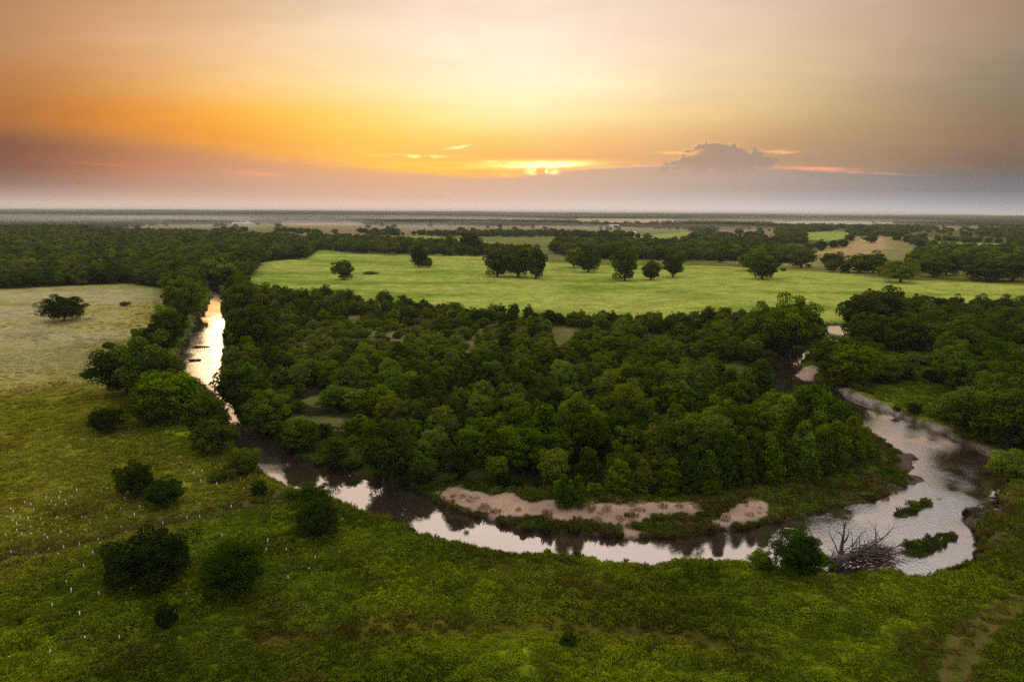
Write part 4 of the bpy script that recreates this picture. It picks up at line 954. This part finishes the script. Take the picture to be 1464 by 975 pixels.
# ------------------------------------------------------------------ air
def vol_mat(name, col, dens, aniso=0.):
    m, nt = mat(name); N = NT(nt)
    v = N.n('ShaderNodeVolumePrincipled', ins={'Color': col, 'Density': dens, 'Anisotropy': aniso}); o = N.n('ShaderNodeOutputMaterial'); nt.links.new(v.outputs[0], o.inputs['Volume'])
    return m
zb, zt, q = -5.2, 105., 62000
me = bpy.data.meshes.new('haze'); me.from_pydata([(-q, -q, zb), (q, -q, zb), (q, q, zb), (-q, q, zb), (-q, -q, zt), (q, -q, zt), (q, q, zt), (-q, q, zt)], [], [(0, 3, 2, 1), (4, 5, 6, 7), (0, 1, 5, 4), (1, 2, 6, 5), (2, 3, 7, 6), (3, 0, 4, 7)])
me.materials.append(vol_mat('haze_air', (.93, .93, .96), HAZE_D if 'HAZE_D' in globals() else 4.5e-5))
tag(link('haze', me), 'thin pale haze over the whole plain', kind='stuff')
import bmesh
m_mist = vol_mat('mist_air', (.95, .93, .9), .0085)
m_mist2 = vol_mat('mist_air_far', (.95, .93, .93), .00052)
def mist(bx, by, rx, ry, rz, m, ang=0, n=3):
    p = P(bx, by); bm = bmesh.new(); bmesh.ops.create_icosphere(bm, subdivisions=4, radius=1)
    for v in bm.verts:
        a = math.atan2(v.co.y, v.co.x); f = 1+.18*math.sin(3*a+bx)+.12*math.sin(5*a+by)
        v.co = Vector((v.co.x*rx*f, v.co.y*ry*f, v.co.z*rz))
    me = bpy.data.meshes.new('mist'); bm.to_mesh(me); bm.free(); me.materials.append(m)
    return tag(link('mist', me, None, (p[0], p[1], rz*.3+.3), ang), None, None, None, 'stuff')
for q, a in enumerate([(20, 490, 55, 26, 2.6, m_mist, .1), (75, 515, 38, 14, 1.8, m_mist, .2), (-10, 455, 40, 30, 2.4, m_mist, 0), (130, 425, 60, 34, 1.7, m_mist, 0), (60, 530, 30, 12, 1.2, m_mist, .3),
          (110, 326, 500, 260, 17, m_mist2, .1), (1230, 325, 420, 200, 15, m_mist2, .1), (520, 316, 1300, 500, 22, m_mist2, 0), (1150, 319, 900, 380, 20, m_mist2, 0), (60, 317, 1200, 500, 22, m_mist2, 0), (820, 332, 260, 120, 12, m_mist2, 0), (455, 325, 420, 260, 16, m_mist2, .1), (700, 326, 380, 240, 16, m_mist2, 0), (235, 320, 700, 260, 18, m_mist2, 0), (590, 330, 260, 120, 14, m_mist2, .2), (960, 330, 420, 200, 14, m_mist2, 0), (1040, 322, 700, 320, 18, m_mist2, .1)]):
    o = mist(*a); o['label'] = 'low morning mist lying over the straw field' if q < 5 else 'low mist lying in a far hollow between woods'
# ------------------------------------------------------------------ world
w = bpy.data.worlds.new('World'); sc.world = w; w.use_nodes = True; nt = w.node_tree; nt.nodes.clear(); N = NT(nt)
dirv = N.n('ShaderNodeTexCoord').outputs['Generated']
sx = N.n('ShaderNodeSeparateXYZ'); nt.links.new(dirv, sx.inputs[0]); dx, dy, dz = sx.outputs
hyp = N.m('SQRT', N.m('ADD', N.m('MULTIPLY', dx, dx), N.m('MULTIPLY', dy, dy)))
den = N.m('MAXIMUM', dy, N.m('MAXIMUM', N.m('MULTIPLY', hyp, .4), .02))
vv = N.m('DIVIDE', dz, den)                 # slope above the horizon
aa = N.m('ARCTAN2', dx, dy)                 # azimuth
def uv_of(x, y):
    r = ray(x, y); return math.atan2(r[0], r[1]), r[2]/r[1]
afac = N.m('ADD', N.m('DIVIDE', aa, R(360)), .5)
COLS = [0, 183, 366, 550, 732, 915, 1098, 1280, 1464]
def apos(x, y=200): return uv_of(x, y)[0]/R(360)+.5
def row(cols, back=(95, 90, 100), k=1.):
    lin = lambda c: tuple(q*k for q in lin0(c))
    st = []
    e0 = lin(cols[0]); e1 = lin(cols[-1])
    st = [(0., lin(back)), (.22, tuple((a+b)/2 for a, b in zip(e0, lin(back))))]+[(apos(x), lin(c)) for x, c in zip(COLS, cols)]+[(.78, tuple((a+b)/2 for a, b in zip(e1, lin(back)))), (1., lin(back))]
    return N.ramp(afac, st, 'B_SPLINE')
ABOVE = [(296, [(190,150,110),(225,185,140),(245,200,140),(255,205,130),(255,205,130),(232,200,170),(222,195,175),(185,165,150),(160,150,140)]),
 (245, [(150,105,75),(200,140,90),(235,165,95),(255,195,85),(250,170,90),(222,170,120),(190,155,125),(155,130,110),(118,96,84)]),
 (225, [(160,110,70),(205,140,82),(245,165,80),(255,200,88),(248,170,90),(218,168,120),(188,152,122),(155,128,104),(112,92,80)]),
 (195, [(165,106,56),(218,138,60),(255,168,58),(255,215,98),(255,202,115),(238,186,125),(202,162,120),(165,135,102),(125,98,80)]),
 (165, [(168,106,52),(228,140,54),(255,184,64),(255,222,115),(255,240,180),(250,212,145),(212,178,128),(165,140,105),(130,110,85)]),
 (120, [(178,118,62),(215,150,85),(252,205,130),(252,228,170),(254,243,212),(252,226,178),(222,190,145),(170,148,118),(130,115,95)]),
 (60, [(180,130,88),(212,160,112),(240,198,152),(251,226,192),(253,232,212),(245,220,192),(228,196,160),(180,155,125),(148,128,108)]),
 (5, [(178,128,90),(205,155,112),(220,182,142),(240,212,185),(248,225,205),(234,210,187),(218,190,165),(188,160,135),(148,122,100)])]
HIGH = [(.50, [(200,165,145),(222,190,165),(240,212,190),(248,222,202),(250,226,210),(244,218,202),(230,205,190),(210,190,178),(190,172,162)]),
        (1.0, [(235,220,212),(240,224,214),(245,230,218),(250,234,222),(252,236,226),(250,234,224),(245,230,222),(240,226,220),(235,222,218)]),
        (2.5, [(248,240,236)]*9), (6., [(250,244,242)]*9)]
prev = None
def stack(rows):
    cur = None; pv = None
    for v0, cols in rows:
        c = row(cols, k=1.55 if 1 <= v0 < 2 else 3.1 if v0 > 2 else 1.)  # overhead rows boosted beyond a natural sky, added brightness for land and treetops
        if cur is None: cur = c
        else: cur = N.mix(N.mr(vv, pv, v0, 0., 1., False), cur, c)
        pv = v0
    return cur
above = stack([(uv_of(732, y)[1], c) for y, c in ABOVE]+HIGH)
DECK = [(299, [(222,198,184),(232,205,188),(244,208,194),(251,214,194),(242,217,204),(234,220,215),(224,214,215),(202,200,205),(182,182,191)]),
 (283, [(195,165,150),(218,180,155),(232,190,168),(245,198,170),(233,200,182),(220,202,192),(206,192,188),(180,176,180),(156,156,164)]),
 (268, [(150,118,104),(200,152,126),(217,173,148),(238,184,150),(224,186,162),(204,180,165),(184,166,158),(152,146,147),(125,122,126)]),
 (245, [(118,80,66),(190,125,90),(210,156,120),(232,168,118),(208,162,136),(192,160,142),(176,152,140),(136,128,122),(106,102,102)]),
 (215, [(118,76,54),(178,118,78),(212,152,108),(232,160,100),(205,155,122),(186,152,132),(170,145,130),(134,120,110),(104,96,92)]),
 (175, [(124,82,50),(178,118,70),(212,150,100),(232,160,100),(205,155,118),(180,146,124),(165,138,122),(130,112,100),(104,92,86)])]
deck = stack([(uv_of(732, y)[1], [tuple(q*{299: .96, 283: .9, 268: .93}.get(y, 1) for q in cc) for cc in c]) for y, c in DECK])
# noise in sky coordinates
cx = N.n('ShaderNodeCombineXYZ'); nt.links.new(aa, cx.inputs[0]); nt.links.new(N.m('MULTIPLY', vv, 1.), cx.inputs[1])
sc1 = N.n('ShaderNodeVectorMath', operation='MULTIPLY', ins={1: (1, 5, 1)}); nt.links.new(cx.outputs[0], sc1.inputs[0])
ns = N.noise(sc1.outputs[0], 9., 5, .6)       # streaky
nf = N.noise(cx.outputs[0], 60., 5, .62)      # fine
nst = N.noise(sc1.outputs[0], 26., 5, .65)
DT = [(0,183,22),(183,203,22),(366,226,14),(480,234,5),(560,246,3),(650,252,3),(732,254,3),(780,247,2.5),(840,241,2),(940,238,2),(1000,236,2),(1100,240,2),(1200,242,3),(1280,246,4),(1464,244,7)]
def fmap(vals, lo_, hi_): return [(apos(x), (v-lo_)/(hi_-lo_)) for x, v in vals]
vt = [(x, uv_of(x, y)[1]) for x, y, s in DT]
topv = N.mr(N.ramp(afac, fmap(vt, 0., .2)), 0., 1., 0., .2)
sof = N.mr(N.ramp(afac, fmap([(x, s/976) for x, y, s in DT], 0., .04)), 0., 1., 0., .04)
edge_ = N.m('ADD', topv, N.m('ADD', N.m('MULTIPLY', N.m('SUBTRACT', ns, .5), .012), N.m('MULTIPLY', N.m('SUBTRACT', nf, .5), .003)))
dm = N.m('DIVIDE', N.m('SUBTRACT', edge_, vv), sof)
dmask = N.mr(dm, -1., 1., 0., 1., True)
# sun rays: soft brighter and darker fans around the hidden sun
su, sv = uv_of(770, 240)
ang = N.m('ARCTAN2', N.m('SUBTRACT', vv, sv), N.m('SUBTRACT', aa, su))
cr = N.n('ShaderNodeCombineXYZ'); nt.links.new(N.m('MULTIPLY', ang, 3.2), cr.inputs[0])
rays = N.noise(cr.outputs[0], 1.6, 3, .5)
rays = N.mr(rays, .3, .7, .975, 1.015)
sky = N.mix(1., above, rays, 'MULTIPLY')
soft = N.mr(N.noise(sc1.outputs[0], 3.2, 5, .6), .3, .7, .93, 1.06)
sky = N.mix(1., sky, soft, 'MULTIPLY')
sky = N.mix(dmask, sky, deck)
# cumulus on the right, rims and streaks
pc = N.n('ShaderNodeVectorMath', operation='SUBTRACT', ins={1: (.5, .5, .5)})
ncol = N.n('ShaderNodeTexNoise', ins={'Scale': 75., 'Detail': 4., 'Roughness': .6}); nt.links.new(cx.outputs[0], ncol.inputs['Vector']); nt.links.new(ncol.outputs['Color'], pc.inputs[0])
ws = N.n('ShaderNodeVectorMath', operation='SCALE', ins={'Scale': .024}); nt.links.new(pc.outputs[0], ws.inputs[0])
wp = N.n('ShaderNodeVectorMath', operation='ADD'); nt.links.new(cx.outputs[0], wp.inputs[0]); nt.links.new(ws.outputs[0], wp.inputs[1])
wxy = N.n('ShaderNodeSeparateXYZ'); nt.links.new(wp.outputs[0], wxy.inputs[0]); wx, wy, _ = wxy.outputs
def sdf(circs, sx_=1.):
    cur = None
    for (x, y, r_) in circs:
        u0, v0 = uv_of(x, y)
        a_ = N.m('DIVIDE', N.m('SUBTRACT', wx, u0), sx_); b_ = N.m('SUBTRACT', wy, v0)
        d_ = N.m('SUBTRACT', N.m('SQRT', N.m('ADD', N.m('MULTIPLY', a_, a_), N.m('MULTIPLY', b_, b_))), r_/976)
        cur = d_ if cur is None else N.m('MINIMUM', cur, d_)
    return cur
cum = sdf([(952,240,6),(966,236,8),(980,231,9),(985,224,8),(998,218,10),(1011,213,8),(1020,224,18),(1037,211,6),(1045,222,13),(1058,226,12),(1082,221,8),(1075,230,10),(1098,231,7),(1108,228,4),(1090,235,8),(1140,249,7),(1000,238,14),(1040,240,16),(1070,240,10)])
cm = N.mr(cum, .0012, -.0012, 0., 1., True)
body = deck
rimm = N.m('MULTIPLY', N.mr(N.m('ABSOLUTE', N.m('ADD', cum, -.0004)), .0016, .0002, 0., 1., True), N.m('MULTIPLY', N.mr(vv, uv_of(0+732, 236)[1], uv_of(732, 218)[1]), N.mr(nf, .38, .58)))
rimm = N.m('MULTIPLY', rimm, N.mr(aa, uv_of(1065, 220)[0], uv_of(1040, 220)[0], .35, 1.))
body = N.mix(.6, deck, lin((156,134,116)))
body = N.mix(N.mr(vv, uv_of(732, 250)[1], uv_of(732, 232)[1]), deck, body)
sky = N.mix(cm, sky, body)
sky = N.mix(N.m('MULTIPLY', rimm, .9), sky, lin((255,190,120)))
def streak(x, y, hw, hh, col, amt, thr=(.35, .6), tilt=0., no=None, add=False):
    global sky
    u0, v0 = uv_of(x, y)
    a_ = N.m('SUBTRACT', aa, u0); b_ = N.m('SUBTRACT', N.m('SUBTRACT', vv, v0), N.m('MULTIPLY', a_, tilt))
    b_ = N.m('ADD', b_, N.m('MULTIPLY', N.m('SUBTRACT', nf, .5), .006))
    q = N.m('ADD', N.m('POWER', N.m('ABSOLUTE', N.m('DIVIDE', a_, hw/976)), 2.), N.m('POWER', N.m('ABSOLUTE', N.m('DIVIDE', b_, hh/976)), 2.))
    f = N.m('MULTIPLY', N.m('EXPONENT', N.m('MULTIPLY', q, -1.)), N.mr(no or nst, *thr))
    sky = N.mix(N.m('MULTIPLY', f, amt, clamp=True), sky, tuple(c for c in col))
streak(640, 238, 110, 9, lin((255,205,80)), .9, (.3, .55))
streak(480, 236, 60, 5, lin((250,175,90)), .6, (.35, .6), -.05)
streak(700, 250, 60, 4, lin((250,180,110)), .7, (.4, .65))
streak(765, 235, 70, 5, (1.3, .95, .22), 1.3, (.2, .42), .02)
streak(782, 236, 40, 3.2, (1.9, 1.6, .7), 1.6, (.1, .35), .03)
streak(775, 245, 18, 3.4, (1.9, 1.5, .5), 1.8, (.42, .6), .0, nf)
streak(725, 249, 8, 3., (1.1, .7, .2), 1.4, (.4, .6), 0, nf)
streak(597, 223, 45, 2., lin((255,240,140)), 1.4, (.42, .58), -.01, nf)
streak(655, 211, 12, 1.5, lin((255,245,170)), 1.6, (.3, .5), .15)
streak(705, 231, 16, 1.2, lin((255,240,150)), 1.2, (.4, .55), .0, nf)
streak(370, 249, 30, 3.5, lin((240,165,115)), .8, (.35, .6), -.05)
streak(430, 232, 50, 2.5, lin((245,175,110)), .7, (.4, .62), -.08)
streak(180, 238, 60, 1.6, lin((215,140,100)), .7, (.4, .62), -.12)
streak(850, 241, 55, 1.4, lin((255,195,130)), .8, (.25, .5), .08)
streak(915, 238, 55, 1., lin((240,190,145)), .7, (.2, .5), .03)
streak(965, 219, 22, 1.6, lin((255,195,120)), 1.2, (.3, .5), 0.)
streak(992, 219, 9, 3, lin((255,190,120)), 1., (.3, .5), .3)
streak(1110, 217, 20, 1.8, lin((250,180,125)), 1.2, (.3, .55), .0)
streak(1124, 219, 11, 1.3, lin((250,180,125)), 1., (.3, .5), .12)
streak(1165, 241, 40, 2., lin((250,165,125)), 1.2, (.3, .5), -.02)
streak(1200, 245, 60, 1.6, lin((225,160,140)), .9, (.3, .5), -.05)
SUN_AZ = uv_of(770, 240)[0]; SUN_EL = R(9)
nis = N.n('ShaderNodeTexSky', sky_type='NISHITA'); nis.sun_disc = False; nis.sun_elevation = SUN_EL; nis.sun_rotation = SUN_AZ; nis.dust_density = 3
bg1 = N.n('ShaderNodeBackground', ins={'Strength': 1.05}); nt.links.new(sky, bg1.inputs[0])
bg2 = N.n('ShaderNodeBackground', ins={'Strength': .001}); nt.links.new(nis.outputs[0], bg2.inputs[0])
ad = N.n('ShaderNodeAddShader'); nt.links.new(bg1.outputs[0], ad.inputs[0]); nt.links.new(bg2.outputs[0], ad.inputs[1])
ow = N.n('ShaderNodeOutputWorld'); nt.links.new(ad.outputs[0], ow.inputs[0])
w.cycles.sampling_method = 'MANUAL'; w.cycles.sample_map_resolution = 512
# sun
sl = bpy.data.lights.new('sun', 'SUN'); sl.energy = 2.6; sl.angle = R(6); sl.color = (1, .72, .40); so = bpy.data.objects.new('sun', sl); COL.objects.link(so)
sd_ = Vector((math.sin(SUN_AZ-.42)*math.cos(R(11)), math.cos(SUN_AZ-.42)*math.cos(R(11)), math.sin(R(11))))
so.rotation_euler = sd_.to_track_quat('Z', 'Y').to_euler(); so.location = (0, 0, 100)
# ------------------------------------------------------------------ render
sc.render.engine = 'CYCLES'
vs = sc.view_settings; vs.view_transform = 'Standard'; vs.look = 'None'; vs.gamma = 1; vs.exposure = 0
cy = sc.cycles; cy.max_bounces = 5; cy.diffuse_bounces = 1; cy.glossy_bounces = 2; cy.transmission_bounces = 3; cy.volume_bounces = 0; cy.transparent_max_bounces = 4
cy.use_denoising = False; cy.denoiser = 'OPENIMAGEDENOISE'; cy.use_adaptive_sampling = True; cy.adaptive_threshold = .02
cy.sample_clamp_direct = 2.5; cy.sample_clamp_indirect = 3; cy.caustics_reflective = False; cy.caustics_refractive = False
sc.render.use_persistent_data = False
